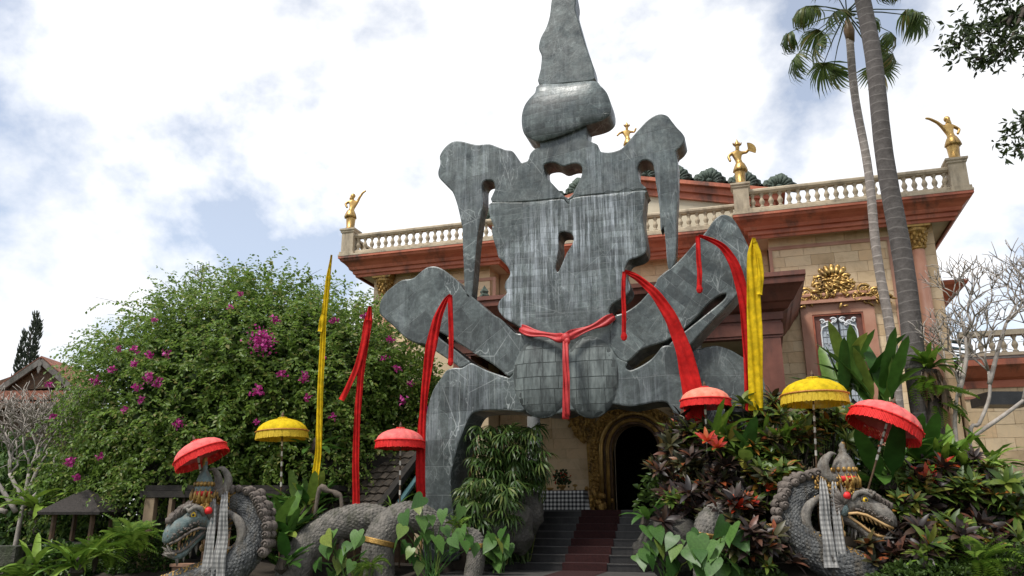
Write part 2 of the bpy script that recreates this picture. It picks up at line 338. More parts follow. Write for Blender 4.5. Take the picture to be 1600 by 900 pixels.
foil('croton', (.022, .024, .012), (.042, .046, .018), (.085, .065, .022), (.26, .06, .02), by='both', trans=.15); foil('crotong', (.04, .075, .014), (.085, .14, .022), (.16, .19, .03), (.32, .12, .02), by='both', trans=.2)
foil('purple', (.016, .012, .011), (.032, .020, .017), (.058, .034, .022), (.13, .045, .025), by='both', trans=.12); foil('redleaf', (.35, .02, .012), (.48, .04, .015), (.42, .09, .02), by='both'); foil('palm', (.04, .07, .018), (.07, .11, .026), (.11, .15, .04), (.19, .15, .05), by='both', trans=.4)
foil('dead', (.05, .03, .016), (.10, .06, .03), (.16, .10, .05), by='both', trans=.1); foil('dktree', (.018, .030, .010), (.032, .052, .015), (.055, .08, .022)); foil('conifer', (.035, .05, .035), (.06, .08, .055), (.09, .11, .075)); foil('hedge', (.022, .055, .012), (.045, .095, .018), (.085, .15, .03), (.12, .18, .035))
foil('orange', (.5, .14, .01), (.6, .22, .015), (.6, .3, .02))
def checkmat(name, a, b, c, sx, sz):
    m, t, bs, o = nodes(name); v = coords(t); sp = t.nodes.new('ShaderNodeSeparateXYZ'); t.links.new(v, sp.inputs[0])
    f = lambda s_, k: math_(t, 'GREATER_THAN', math_(t, 'FRACT', math_(t, 'MULTIPLY', s_, k)), .5)
    q = math_(t, 'ADD', math_(t, 'MULTIPLY', f(sp.outputs[0], sx), .5), math_(t, 'MULTIPLY', f(sp.outputs[2], sz), .5))
    r = ramp(t, q, [(0, a), (.25, b), (.75, c)]); r.node.color_ramp.interpolation = 'CONSTANT'
    t.links.new(r, bs.inputs['Base Color']); bs.inputs['Roughness'].default_value = .85; return m
M['check'] = checkmat('checked_cloth', (.02, .02, .022), (.16, .165, .17), (.6, .6, .58), 8.0, 8.0)
M['poleng'] = checkmat('checked_scarf', (.16, .155, .15), (.22, .215, .205), (.36, .35, .33), 19.0, 12.0)
# ------------------------------------------------------------------ ground, stairs
struct(MB().add([(-400, -60, 0), (400, -60, 0), (400, 500, 0), (-400, 500, 0)], [(0, 1, 2, 3)]).build('ground', mat('ground_earth', (.035, .045, .018), (.07, .075, .03), .95, 1.5, .6), fix=False))
XC = -3.85
st = struct(MB().box(-7.6, -.4, 12.5, 17.86, 0.02, .44).build('landing', M['step']))
MB().box(-7.6, -.4, 12.46, 17.86, .441, .462).build('paving_slab', M['nose'], st, world=False)
sr = struct(MB().box(-6.4, -1.3, 20.2, 26.6, 0, 1.745).build('porch_floor', M['step']))
SX0, SX1, RIS, TRD = -6.3, -1.4, .1625, .3
stairs = struct(MB().box(SX0 + .01, SX1 - .01, 18.2, 20.19, 0, .45).build('stairs', M['step']))
for i in range(8):
    y = 17.86 + i * TRD; z1 = .462 + (i + 1) * RIS
    s_ = MB().box(SX0, SX1, y + .02, 20.22, z1 - RIS + .001, z1 - .03).build('step', M['step'], stairs, world=False)
    MB().box(SX0, SX1, y, 20.23 if i == 7 else y + TRD + .02, z1 - .029, z1).build('nosing', M['nose'] if i == 7 else M['step'], s_, world=False)
    MB().box(SX0 + .005, SX1 - .005, y - .004, y + .035, z1 - .012, z1 + .003).build('edge_strip', M['nose'], s_, world=False)
cm = MB(); cx0, cx1 = -4.36, -3.36; prev = None; pts = [(16.2, .468)]
for i in range(8):
    y = 17.86 + i * TRD; z1 = .462 + (i + 1) * RIS; pts += [(y - .012, z1 - RIS + .008), (y - .012, z1 + .006)]
pts += [(22.5, pts[-1][1])]
for (a, b), (c, d) in zip(pts[:-1], pts[1:]): cm.add([(cx0, a, b), (cx1, a, b), (cx1, c, d), (cx0, c, d)], [(0, 1, 2, 3)])
tag(cm.build('carpet', M['carpet'], fix=False), 'dark red carpet runner laid up the middle of the black steps', 'carpet')
# ------------------------------------------------------------------ the marble statue
def inside(P, poly):
    x, y = P[:, 0][:, None], P[:, 1][:, None]; a = poly; b = np.roll(poly, -1, 0)
    cond = (a[:, 1] > y) != (b[:, 1] > y)
    xi = (b[:, 0] - a[:, 0]) * (y - a[:, 1]) / (b[:, 1] - a[:, 1] + 1e-12) + a[:, 0]
    return (np.sum(cond & (x < xi), 1) % 2) == 1
def bdist(P, polys):
    d = np.full(len(P), 1e9)
    for poly in polys:
        a = poly; b = np.roll(poly, -1, 0); ab = b - a; L2 = (ab ** 2).sum(1) + 1e-12
        t = np.clip(((P[:, None, :] - a) * ab).sum(2) / L2, 0, 1); q = a + t[..., None] * ab
        d = np.minimum(d, np.sqrt(((P[:, None, :] - q) ** 2).sum(2)).min(1))
    return d
def closed(pts, n=3):
    k = len(pts); out = []
    for i in range(k):
        a, b, c, d = (np.array(pts[(i + j) % k]) for j in (-1, 0, 1, 2))
        for j in range(n):
            t = j / n; out.append(.5 * (2 * b + (c - a) * t + (2 * a - 5 * b + 4 * c - d) * t * t + (3 * b - a - 3 * c + d) * t ** 3))
    return np.array(out)
YS = 17.2
def z1_(x, y): return (560 + x / 2.5, y / 2.5)
def z2_(x, y): return (560 + x / 2.5, 330 + y / 2.5)
def z3_(x, y): return (640 + x / 2.5, 540 + y / 2.5)
def slab(name, outline, holes, m, parent, y0=YS, T=None, infl=.014, Rr=.028, step=.25, swell=0.0, label=None):
    polys = []
    for o in [outline] + holes:
        w = [onY(x, y, y0) for x, y in o]; polys.append(closed([(p.x, p.z) for p in w]))
    lo, hi = polys[0].min(0), polys[0].max(0)
    g = np.array([(x + (j % 2) * step / 2, z) for j, z in enumerate(np.arange(lo[1], hi[1], step * .87)) for x in np.arange(lo[0], hi[0], step)])
    g = g + rng.uniform(-.03, .03, g.shape); k = inside(g, polys[0])
    for h in polys[1:]: k &= ~inside(g, h)
    g = g[k]; d = bdist(g, polys); g = g[d > .05]
    ring = []                          # a ring just inside the outline carries the rounded arris
    for poly in polys:
        nx = np.roll(poly, -1, 0) - np.roll(poly, 1, 0); nn = np.stack([-nx[:, 1], nx[:, 0]], 1); nn /= np.linalg.norm(nn, axis=1)[:, None] + 1e-9
        for sgn in (1, -1):
            q = poly + nn * .028 * sgn; kk = inside(q, polys[0])
            for h in polys[1:]: kk &= ~inside(q, h)
            kk &= bdist(q, polys) > .02; ring.append(q[kk])
    allp = np.concatenate(polys + ring + [g]); edges = []; o = 0
    for p in polys: n = len(p); edges += [(o + i, o + (i + 1) % n) for i in range(n)]; o += n
    vo, eo, fo, *_ = delaunay_2d_cdt([Vector(p) for p in allp], edges, [], 0, 1e-5)
    V = np.array([(v.x, v.y) for v in vo]); Fc = np.array([f for f in fo if len(f) == 3])
    cen = V[Fc].mean(1); k = inside(cen, polys[0])
    for h in polys[1:]: k &= ~inside(cen, h)
    Fc = Fc[k]; d = bdist(V, polys); h = infl * (1 - (1 - np.clip(d / Rr, 0, 1)) ** 2)
    if swell: h = h + swell * (1 - (1 - np.clip(d / 1.2, 0, 1)) ** 2)
    thick = T or (lambda z: max(.45, 1.35 - .09 * z))
    Tz = np.array([thick(z) for z in V[:, 1]]); n = len(V)
    front = [(x, y0 - hh, z) for (x, z), hh in zip(V, h)]; back = [(x, y0 + t + hh, z) for (x, z), hh, t in zip(V, h, Tz)]
    mb = MB(); mb.add(front, [tuple(f) for f in Fc]); mb.add(back, [tuple(f)[::-1] for f in Fc]); nf = len(mb.f)
    bnd = {}
    for f in Fc:
        for a, b in ((f[0], f[1]), (f[1], f[2]), (f[2], f[0])):
            if (b, a) in bnd: del bnd[(b, a)]
            else: bnd[(a, b)] = 1
    rows = 5; idx = {}
    for a, b in bnd:
        q = []
        for v in (a, b):
            if v not in idx:
                idx[v] = len(mb.v)
                for r in range(rows + 1):
                    t = r / rows; s = 1
                    mb.v.append((V[v][0], front[v][1] + (back[v][1] - front[v][1]) * t, V[v][1]))
            q.append(idx[v])
        for r in range(rows): mb.f.append((q[0] + r, q[0] + r + 1, q[1] + r + 1, q[1] + r))
    ob = mb.build(name, m, parent, bool(swell)); ob.data.materials.append(M['m_edge'])
    for i, p in enumerate(ob.data.polygons):
        if i >= nf: p.material_index = 1
    if label: ob['label'] = label
    return ob
stat = thing('statue', 'towering grey marble monument with heart eye hole, drooping ears and arched legs', 'statue', (-4.05, 17.8, .3))
Z = lambda f, l: [f(*p) for p in l]
spire = Z(z1_, [(755, 0), (748, 60), (735, 105), (712, 150), (705, 190), (716, 220), (712, 270), (706, 330), (800, 326), (914, 314), (920, 285), (916, 255), (898, 205), (877, 140), (863, 90), (848, 35), (850, 0), (838, -70), (822, -180), (812, -260), (803, -260), (788, -180), (770, -70)])
slab('spire', spire, [], M['m_spire'], stat, T=lambda z: .48)
bulb = Z(z1_, [(706, 331), (690, 362), (668, 385), (648, 415), (638, 455), (640, 500), (652, 530), (676, 543), (702, 552), (760, 540), (830, 515), (889, 489), (935, 477), (968, 462), (986, 438), (984, 400), (970, 362), (945, 335), (918, 316), (800, 327)])
slab('bulb', bulb, [], M['m_bulb'], stat, y0=YS - .1, T=lambda z: .66, infl=.03, Rr=.05, swell=.14)
brow = Z(z1_, [(664, 624), (655, 631), (632, 635), (618, 610), (600, 590), (575, 586), (545, 575), (510, 563), (470, 566), (440, 562), (415, 555), (385, 551), (360, 558), (335, 580), (318, 610), (320, 640), (312, 670), (316, 695), (340, 720), (365, 745), (382, 785), (395, 835), (404, 880)]) + \
    Z(z2_, [(406, 40), (408, 120), (412, 220), (416, 310), (426, 338), (440, 340), (446, 300), (455, 200), (462, 120), (472, 50), (478, 10)]) + \
    Z(z1_, [(486, 800), (484, 760), (482, 725), (492, 707), (512, 703), (530, 712), (533, 742), (522, 790), (640, 789), (790, 776), (812, 786), (824, 795), (838, 771), (960, 757), (1116, 742), (1104, 716), (1094, 690), (1090, 655), (1105, 630), (1130, 626), (1150, 638), (1156, 665), (1160, 700), (1168, 750), (1177, 820), (1181, 900)]) + \
    Z(z2_, [(1192, 60), (1201, 130), (1206, 200), (1213, 228), (1226, 222), (1238, 190), (1242, 100), (1244, 10)]) + \
    Z(z1_, [(1248, 760), (1247, 690), (1246, 630), (1240, 592), (1262, 570), (1276, 545), (1266, 522), (1245, 500), (1225, 475), (1205, 452), (1172, 447), (1135, 466), (1100, 501), (1060, 546), (1035, 575), (1010, 589), (975, 596), (942, 590), (935, 567), (915, 556), (898, 548), (890, 520), (887, 470), (800, 470), (712, 500), (704, 545), (711, 572), (690, 582), (672, 600)])
face = Z(z1_, [(521, 791), (512, 822), (515, 850), (530, 885)]) + \
    Z(z2_, [(522, 60), (525, 100), (540, 150), (548, 180), (575, 205), (592, 235), (590, 255), (576, 275), (572, 300), (580, 320), (556, 345), (545, 370), (552, 395), (575, 420), (610, 440), (645, 462), (700, 475), (800, 480), (900, 450), (985, 418), (978, 395), (985, 372), (1010, 352), (1048, 328), (1062, 300), (1053, 270), (1040, 238), (1045, 212), (1060, 190), (1098, 178), (1122, 160), (1126, 130), (1118, 80), (1111, 30), (1112, 5)]) + \
    Z(z1_, [(1110, 840), (1116, 790), (1118, 760), (1116, 744), (960, 759), (838, 773), (824, 797), (810, 788), (788, 778), (640, 791)])
heart = Z(z1_, [(723, 648), (742, 637), (770, 636), (800, 650), (832, 640), (860, 640), (875, 656), (870, 692), (850, 732), (838, 758), (822, 772), (808, 768), (788, 750), (762, 722), (734, 690)])
nose = Z(z2_, [(786, 85), (806, 80), (830, 86), (842, 106), (834, 132), (815, 162), (800, 197), (783, 234), (775, 236), (770, 218), (775, 180), (782, 140), (780, 105)])
slab('brow_and_ears', brow, [heart], M['m_ear'], stat, T=lambda z: .38 + .24 * max(0, min(1, z - 8.9)))
slab('face', face, [nose], M['m_face'], stat, T=lambda z: .62)
armL = Z(z2_, [(642, 486), (615, 476), (590, 455), (555, 420), (520, 400), (480, 365), (440, 330), (410, 305), (390, 275), (360, 250), (335, 230), (305, 217), (275, 218), (250, 232), (225, 255), (205, 265), (170, 270), (140, 290), (110, 315), (90, 345), (82, 380), (86, 402), (105, 422), (135, 447), (165, 477), (195, 502), (230, 516), (262, 522), (300, 546), (340, 572), (380, 598), (400, 612), (436, 592), (415, 572), (385, 547), (345, 517), (312, 490), (300, 465), (340, 484), (385, 512), (430, 540), (475, 568), (520, 594), (560, 624), (592, 646), (630, 600), (650, 540)])
slab('arm', armL, [], M['m_arm2'], stat, label='left marble arm raised above the bush')
armR = Z(z2_, [(1000, 412), (1030, 400), (1060, 385), (1100, 355), (1140, 310), (1162, 282), (1170, 262), (1195, 240), (1235, 210), (1270, 175), (1310, 130), (1345, 95), (1365, 70), (1385, 40), (1410, 18), (1430, 14), (1455, 22), (1475, 45), (1495, 80), (1515, 120), (1525, 152), (1520, 200), (1511, 245), (1500, 298), (1470, 340), (1420, 392), (1370, 442), (1320, 497), (1288, 530), (1252, 536), (1215, 527), (1230, 505), (1290, 458), (1340, 418), (1390, 378), (1430, 343), (1436, 322), (1400, 335), (1360, 370), (1310, 428), (1260, 468), (1200, 508), (1150, 524), (1100, 545), (1050, 588), (1010, 570), (985, 520), (984, 460)])
slab('arm', armR, [], M['m_arm'], stat, label='right marble arm raised under the red streamer')
body = Z(z2_, [(645, 464), (642, 486), (650, 540), (630, 600), (594, 648), (580, 648), (550, 639), (515, 627), (485, 614), (460, 601), (436, 594), (405, 612), (375, 612), (345, 622)]) + [(690, 590), (676, 612), (666, 650), (661, 700), (660, 760), (661, 850), (666, 875), (716, 875)] + \
    Z(z3_, [(186, 780), (178, 720), (172, 660), (165, 600), (160, 540), (165, 480), (178, 430), (190, 385), (205, 345), (222, 300), (245, 265), (280, 254), (330, 252), (385, 252), (430, 258)]) + \
    Z(z2_, [(655, 775), (690, 784), (730, 790), (790, 790), (830, 778), (870, 778), (910, 770), (950, 758), (980, 752), (1010, 755), (1060, 762), (1110, 755), (1160, 745), (1200, 746), (1220, 765), (1236, 800), (1248, 835)]) + [(1064, 700), (1070, 760), (1074, 875), (1150, 875), (1150, 700), (1100, 610), (1080, 570)] + \
    Z(z2_, [(1262, 545), (1250, 532), (1220, 524), (1188, 529), (1168, 552), (1142, 580), (1102, 606), (1062, 622), (1044, 610), (1050, 590), (1010, 570), (985, 520), (984, 460), (986, 419), (900, 452), (800, 482), (700, 477)])
slab('body', body, [], M['m_body'], stat)
hipR = Z(z2_, [(1262, 560), (1290, 545), (1330, 538), (1365, 530), (1400, 526), (1450, 541), (1500, 570), (1535, 592), (1570, 630), (1588, 680), (1590, 760), (1580, 860)]) + [(1190, 760), (1185, 875), (1060, 875), (1062, 700)]
slab('hip', hipR, [], M['m_body'], stat, y0=YS + .35, T=lambda z: .7)
# two rounded bellies faced with curved tiles
for bx, by, rx, ry in ((848, 588, 48, 64), (923, 588, 45, 64)):
    c = onY(bx, by, YS); ax = abs((onY(bx + rx, by, YS) - c).x); az = abs((onY(bx, by - ry, YS) - c).z); dp = .20
    bl = MB().blob((c.x, YS + .03, c.z), 1, (ax, dp, az), 28, 18).build('belly', M['grout'], stat, True)
    def dome(u, v, e):
        r = 1 - u * u - v * v; return None if r < 0 else Vector((c.x + u * (ax + e), YS + .03 - math.sqrt(r) * (dp + e), c.z + v * (az + e)))
    nu, nv = 4, 6
    ug = [[-1 + 2 * (i + random.uniform(-.16, .16)) / nu for i in range(nu + 1)] for j in range(nv)]; vg = [-1 + 2 * (j + random.uniform(-.12, .12)) / nv for j in range(nv + 1)]
    for i in range(nu):
        for j in range(nv):
            u0, u1, v0, v1 = ug[j][i] + .012, ug[j][i + 1] - .012, vg[j] + .01, vg[j + 1] - .01
            uu = [u0, (u0 + u1) / 2, u1]; vv = [v0, (v0 + v1) / 2, v1]; mb = MB(); vs = []; ok = True
            for e in (-.03, .007):
                for b in vv:
                    for a in uu:
                        r = math.hypot(a, b); k = min(1, .985 / r) if r > 0 else 1
                        vs.append(dome(a * k, b * k, e))
            if math.hypot((u0 + u1) / 2, (v0 + v1) / 2) > 1.0: continue
            fs = []
            for b in range(2):
                for a in range(2):
                    q = b * 3 + a; fs.append((q + 9, q + 10, q + 13, q + 12))
            for e in ((0, 1), (1, 2), (2, 5), (5, 8), (8, 7), (7, 6), (6, 3), (3, 0)): fs.append((e[0], e[1], e[1] + 9, e[0] + 9))
            mb.add(vs, fs).build('tile', M['tile'], bl, False)
# the sash knotted round its neck
def ribbon(mb, pts, wid, nrm=None, thick=.012, waves=0, amp=0.0, across=5, seed=0):
    fr = []; k = len(pts); pts = [Vector(p) for p in pts]; rows = []
    for i, p in enumerate(pts):
        t = (pts[min(i + 1, k - 1)] - pts[max(i - 1, 0)]).normalized(); n = Vector(nrm) if nrm else -CH; s = t.cross(n)
        s = s.normalized() if s.length > .05 else CR.copy(); n2 = s.cross(t).normalized(); row = []
        for j in range(across):
            a = j / (across - 1) - .5
            off = amp * math.sin(a * waves * 2 * PI + i * .35 + seed) + amp * .6 * math.sin(i * .8 + seed * 2)
            row.append(p + s * (a * wid[i]) + n2 * off)
        rows.append((row, n2))
    vs = []; fs = []
    for row, n2 in rows: vs += row + [q - n2 * thick for q in row]
    w = across * 2
    for i in range(k - 1):
        a, b = i * w, (i + 1) * w
        for j in range(across - 1):
            fs.append((a + j, a + j + 1, b + j + 1, b + j)); fs.append((a + across + j + 1, a + across + j, b + across + j, b + across + j + 1))
        fs.append((a, b, b + across, a + across)); fs.append((a + across - 1, a + w - 1, b + w - 1, b + across - 1))
    fs.append(tuple(range(across)) + tuple(range(w - 1, across - 1, -1))); o = (k - 1) * w
    fs.append(tuple(o + q for q in tuple(range(across))[::-1] + tuple(range(across, w))))
    mb.add(vs, fs); return mb
sash = thing('sash', 'dark red satin sash knotted round the neck of the marble monument', 'sash', onY(885, 655, YS - .6))
for pl in ([(813, 512, .1), (830, 519, .22), (855, 523, .28), (872, 527, .36), (884, 528, .42)], [(884, 527, .42), (900, 520, .32), (925, 511, .25), (945, 502, .2), (960, 494, .1)]):
    P = spline([onY(x, y, YS - o) for x, y, o in pl], 5); mb = MB()
    ribbon(mb, P, [.17 + .05 * math.sin(i * .5) for i in range(len(P))], thick=.05, waves=1.6, amp=.018, across=9).build('band', M['sash'], sash, True)
MB().blob(onY(884, 528, YS - .5), .1, (1.1, .8, 1.2), 10, 7).blob(onY(886, 533, YS - .53), .075, (1, .8, 1.2), 8, 6).build('knot', M['sash'], sash, True)
for dx, w0, yb in ((-1, .15, 655), (2, .12, 650)):
    P = spline([onY(x + dx, y, YS - o) for x, y, o in ((884, 530, .52), (884, 560, .68), (885, 590, .70), (885, 620, .70), (885, yb, .68))], 6)
    ribbon(MB(), [p + Vector((0, -.03 * (dx > 0), 0)) for p in P], [w0 * (.7 + .3 * i / len(P)) for i in range(len(P))], thick=.02, waves=1.4, amp=.016, across=9, seed=dx).build('tail', M['sash'], sash, True)
# ------------------------------------------------------------------ the museum
mus = thing('museum_building', 'sandstone villa with red marble cornices, balustrades and gilded doorway', 'building', (XC, 26, 0))
WY, WR, WL, JR, JL, MY, ZT = 25.0, 5.61, -13.09, .85, -8.55, 26.1, 10.2
W2 = MB().box(WL + .03, JL - .03, WY + .04, 42, 0, ZT).build('wall', M['mortar'], mus); Wl = MB().box(JR + .03, WR - .03, WY + .04, 42, 0, ZT).build('wall', M['mortar'], mus)
AX0, AX1, AZ, AC = -4.60, -3.10, 3.70, -3.85
arch = [(AC - .75 * math.cos(a), AZ + .82 * math.sin(a)) for a in [PI * i / 16 for i in range(17)]]
MB().prism([(JL, 1.0), (AX0, 1.0)] + arch + [(AX1, 1.0), (JR, 1.0), (JR, ZT - .02), (JL, ZT - .02)], MY + .04, MY + .5).build('wall', M['mortar'], mus)
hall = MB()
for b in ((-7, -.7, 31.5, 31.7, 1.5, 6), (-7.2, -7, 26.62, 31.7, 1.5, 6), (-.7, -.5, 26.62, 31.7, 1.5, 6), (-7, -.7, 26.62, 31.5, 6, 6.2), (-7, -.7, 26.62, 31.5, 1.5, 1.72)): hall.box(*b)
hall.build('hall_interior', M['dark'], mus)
blk = MB().box(-.5, .5, 0, 1, -.5, .5); blk = blk.mesh('stone_block')
import bmesh
bm = bmesh.new(); bm.from_mesh(blk); bmesh.ops.recalc_face_normals(bm, faces=bm.faces); bm.to_mesh(blk); bm.free(); blk.materials.append(M['stone'])
def ashlar(x0, x1, z0, z1, y, parent, bw=.68, bh=.34, skip=None):
    z = z0; r = 0
    while z < z1 - .05:
        h = min(bh, z1 - z); x = x0; off = random.uniform(.3, .95)
        while x < x1 - .03:
            w = min(bw * off, x1 - x); off = random.uniform(.8, 1.25)
            if x1 - (x + w) < .2: w = x1 - x
            if not (skip and skip(x + w / 2, z + h / 2)):
                inst(blk, 'stone_block', parent, (x + w / 2, y + random.uniform(-.006, .006), z + h / 2), None, (w - .009, .06, h - .009))
            x += w
        z += h; r += 1
WX0, WX1 = onY(1252, 500, 24.9).x, onY(1367, 490, 24.9).x; WZ = onY(1300, 474, 24.9).z
ashlar(JR, WR, 4.4, ZT - .05, WY, Wl, skip=lambda x, z: WX0 + .3 < x < WX1 - .3 and z < WZ - .25)
ashlar(WL, JL, 7.6, ZT - .05, WY, Wl)
ashlar(JL + .03, AC - 1.55, 1.75, 5.2, MY, Wl); ashlar(-3.4, JR - .03, 7.9, ZT - .05, MY, Wl)
# cornices
path = [(WL, 42), (WL, WY), (JL, WY), (JL, MY), (JR, MY), (JR, WY), (WR, WY), (WR, 42)]
MB().sweep([(-.03, 10.14), (.47, 10.14), (.47, 10.19), (-.03, 10.19)], path).build('soffit', M['soffit'], mus)
MB().sweep([(.44, 10.02), (.50, 10.02), (.52, 10.10), (.58, 10.13), (.60, 10.24), (.68, 10.26), (.72, 10.36), (.82, 10.47), (.93, 10.55), (.96, 10.62), (1.0, 10.64), (1.0, 10.72), (.3, 10.75), (.3, 10.2)], path).build('cornice', M['terra'], mus)
MB().sweep([(.02, 10.76), (1.01, 10.725), (1.01, 10.79), (.02, 10.82)], path).build('cornice_cap', M['balu'], mus)
MB().box(WL, WR, MY, 42, 10.25, 10.81).build('roof', M['conc'], mus)
# balustrade
bprof = [(.075, 0), (.075, .05), (.045, .07), (.05, .11), (.085, .19), (.085, .23), (.05, .31), (.038, .36), (.05, .39), (.05, .41), (.075, .43), (.075, .48)]
bme = MB().lathe(bprof, 12).mesh('baluster', True); bme.materials.append(M['balu'])
BO = .70; bp = [(WL - BO, 34), (WL - BO, WY - BO), (JL + BO, WY - BO), (JL + BO, MY - BO), (JR - BO, MY - BO), (JR - BO, WY - BO), (WR + BO, WY - BO), (WR + BO, 34)]
BL = MB().sweep([(-.13, 10.80), (.13, 10.80), (.13, 10.93), (.10, 10.96), (-.10, 10.96), (-.13, 10.93)], bp).build('balustrade', M['balu'], mus)
MB().sweep([(-.09, 11.44), (.09, 11.44), (.12, 11.48), (.14, 11.50), (.14, 11.56), (.10, 11.60), (-.10, 11.60), (-.14, 11.56), (-.14, 11.50), (-.12, 11.48)], bp).build('rail', M['balu'], BL)
for (x0, y0), (x1, y1) in zip(bp[:-1], bp[1:]):
    d = math.hypot(x1 - x0, y1 - y0); k = max(1, round((d - .4) / .28))
    for i in range(k):
        t = (.34 + (d - .68) * i / max(1, k - 1)) / d; inst(bme, 'baluster', BL, (x0 + (x1 - x0) * t, y0 + (y1 - y0) * t, 10.96))
for x, y in bp[1:-1]:
    if abs(y - (MY - BO)) < .01: continue
    MB().lathe([(.40, 10.80), (.40, 10.9), (.33, 10.92), (.33, 11.62), (.38, 11.66), (.38, 11.70), (.43, 11.74), (.43, 11.80), (.33, 11.83)], 4, (x, y, 0), ax=Matrix.Rotation(PI / 4, 3, 'Z')).build('post', M['balu'], BL)
# pilaster columns at the ends
for x in (5.10, -12.58):
    col = MB().lathe([(.17, 3), (.17, 9.35)], 20, (x, WY - .12, 0)).build('column', M['pink'], mus, True)
    cap = MB().lathe([(.17, 9.3), (.2, 9.34), (.18, 9.4), (.2, 9.5), (.26, 9.75), (.33, 9.85), (.33, 9.95)], 20, (x, WY - .12, 0))
    for k in range(36):
        a = k * 2.4; q = k / 36; r = .2 + .1 * q; cap.blob((x + math.cos(a) * r, WY - .12 + math.sin(a) * r, 9.42 + .42 * q), .055, (1, 1, 1.3), 6, 4)
    cap.box(x - .36, x + .36, WY - .48, WY + .04, 9.95, 10.13).build('capital', M['olive'], col, False)
# red panel moulding on the wings
def frame_strip(x0, x1, z0, z1, y, w, m, par, name):
    for b in ((x0, x1, z1 - w, z1), (x0, x0 + w, z0, z1 - w), (x1 - w, x1, z0, z1 - w)): MB().box(b[0], b[1], y - .035, y, b[2], b[3]).build(name, m, par)
a, b = onY(1200, 388, 25), onY(1391, 372, 25); frame_strip(a.x, b.x, 3, (a.z + b.z) / 2 + .03, WY - .003, .11, M['pink'], Wl, 'panel_moulding')
a, b = onY(640, 447, 25), onY(775, 431, 25); frame_strip(a.x, b.x, 7, (a.z + b.z) / 2, WY - .003, .11, M['pink'], Wl, 'panel_moulding')
# window with gilded pediment
win = MB().box(WX0, WX0 + .32, WY - .12, WY + .05, 3, WZ).box(WX1 - .32, WX1, WY - .12, WY + .05, 3, WZ).box(WX0 + .32, WX1 - .32, WY - .12, WY + .05, WZ - .32, WZ).build('window', M['pink'], mus)
MB().box(WX0 - .06, WX1 + .06, WY - .26, WY - .02, WZ + .002, WZ + .10).box(WX0 + .02, WX1 - .02, WY - .2, WY - .02, WZ + .10, WZ + .22).tube([(WX0 + .06, WY - .16, WZ + .26), (WX1 - .06, WY - .16, WZ + .26)], .09, 10).build('lintel', M['pink'], win)
ix0, ix1, iz = WX0 + .37, WX1 - .37, WZ - .37; wc = (ix0 + ix1) / 2
MB().box(ix0 - .05, ix0, WY - .1, WY, 3, iz).box(ix1, ix1 + .05, WY - .1, WY, 3, iz).box(ix0 - .05, ix1 + .05, WY - .1, WY, iz, iz + .05).build('frame', M['terra'], win)
hw = (ix1 - ix0) / 2
for sgn in (-1, 1):
    x0_, x1_ = sorted((wc + sgn * .015, wc + sgn * (hw - .17))); MB().box(x0_, x1_, WY - .03, WY - .01, 3, iz - .22).build('pane', M['glass'], win)
    MB().box(*sorted((wc + sgn * (hw - .17), wc + sgn * hw)), WY - .035, WY - .008, 3, iz).build('red_margin', M['terra2'], win)
MB().box(ix0 + .17, ix1 - .17, WY - .036, WY - .009, iz - .22, iz).build('red_margin', M['terra2'], win)
MB().box(wc - .02, wc + .02, WY - .09, WY - .04, 3, iz).build('mullion', M['black'], win); MB().box(ix0, ix1, WY - .14, WY - .092, iz - 1.26, iz - 1.20).build('crossbar', M['black'], win)
ld = MB()
for k in range(1, 5):
    for sgn in (-1, 1): ld.box(wc + sgn * k * .12 - .003, wc + sgn * k * .12 + .003, WY - .045, WY - .031, 3, iz - .22)
for k in range(14): ld.box(ix0 + .17, ix1 - .17, WY - .045, WY - .031, iz - .45 - k * .2, iz - .444 - k * .2)
ld.build('lead_lines', M['grey'], win)
scr = MB()
def spiral(mb, c, r0, turns, a0, dr, rad, n=14, y=0, sx=1, fl=.6):
    mb.tube([(c[0] + sx * math.cos(a0 + turns * 2 * PI * i / n) * (r0 - dr * i / n), y, c[1] + math.sin(a0 + turns * 2 * PI * i / n) * (r0 - dr * i / n)) for i in range(n + 1)], [rad * (1 - .5 * i / n) for i in range(n + 1)], 6)
for sgn in (-1, 1):
    for cx, cz, r in ((.12, -.16, .10), (.30, -.26, .09), (.44, -.18, .08), (.22, -.30, .06)): spiral(scr, (wc + sgn * cx, iz + cz), r, 1.3, .5, r * .8, .028, y=WY - .06, sx=sgn)
    scr.tube([(wc + sgn * (hw - .17), WY - .06, 3), (wc + sgn * (hw - .17), WY - .06, iz - .5), (wc + sgn * (hw - .22), WY - .06, iz - .36), (wc + sgn * .3, WY - .06, iz - .3), (wc + sgn * .02, WY - .06, iz - .12)], .025, 6)
    for k in range(5): scr.blob((wc + sgn * .33, WY - .05, iz - .55 - k * .33), .022, n=6, m=4)
scr.build('scrollwork', M['white'], win, True)
orn = MB(); oc = onY(1303, 447, 24.8)
def carve(mb, x, z, y, s, k, rr):
    for _ in range(k):
        mb.blob((x + random.gauss(0, s), y - random.uniform(0, .08), z + random.gauss(0, s * .6)), rr * random.uniform(.6, 1.2), (1.7, .7, .55), 7, 5, Matrix.Rotation(random.uniform(0, PI), 3, 'Y'))
for k in range(5):
    a = PI / 2 + (k - 2) * .34; p = Vector((oc.x + math.cos(a) * .40, 24.82, oc.z + .16 + math.sin(a) * .34)); d = Vector((math.cos(a), 0, math.sin(a)))
    orn.obox(p, d * .14, Vector((0, .06, 0)), d.cross(Vector((0, 1, 0))) * (.07)); orn.blob(p + d * .14, .075, (1, .8, 1), 8, 5)
orn.blob((oc.x, 24.87, oc.z + .05), .36, (1.0, .3, .85), 18, 9); carve(orn, oc.x, oc.z + .05, 24.80, .17, 34, .07); carve(orn, oc.x, oc.z - .2, 24.80, .3, 30, .08)
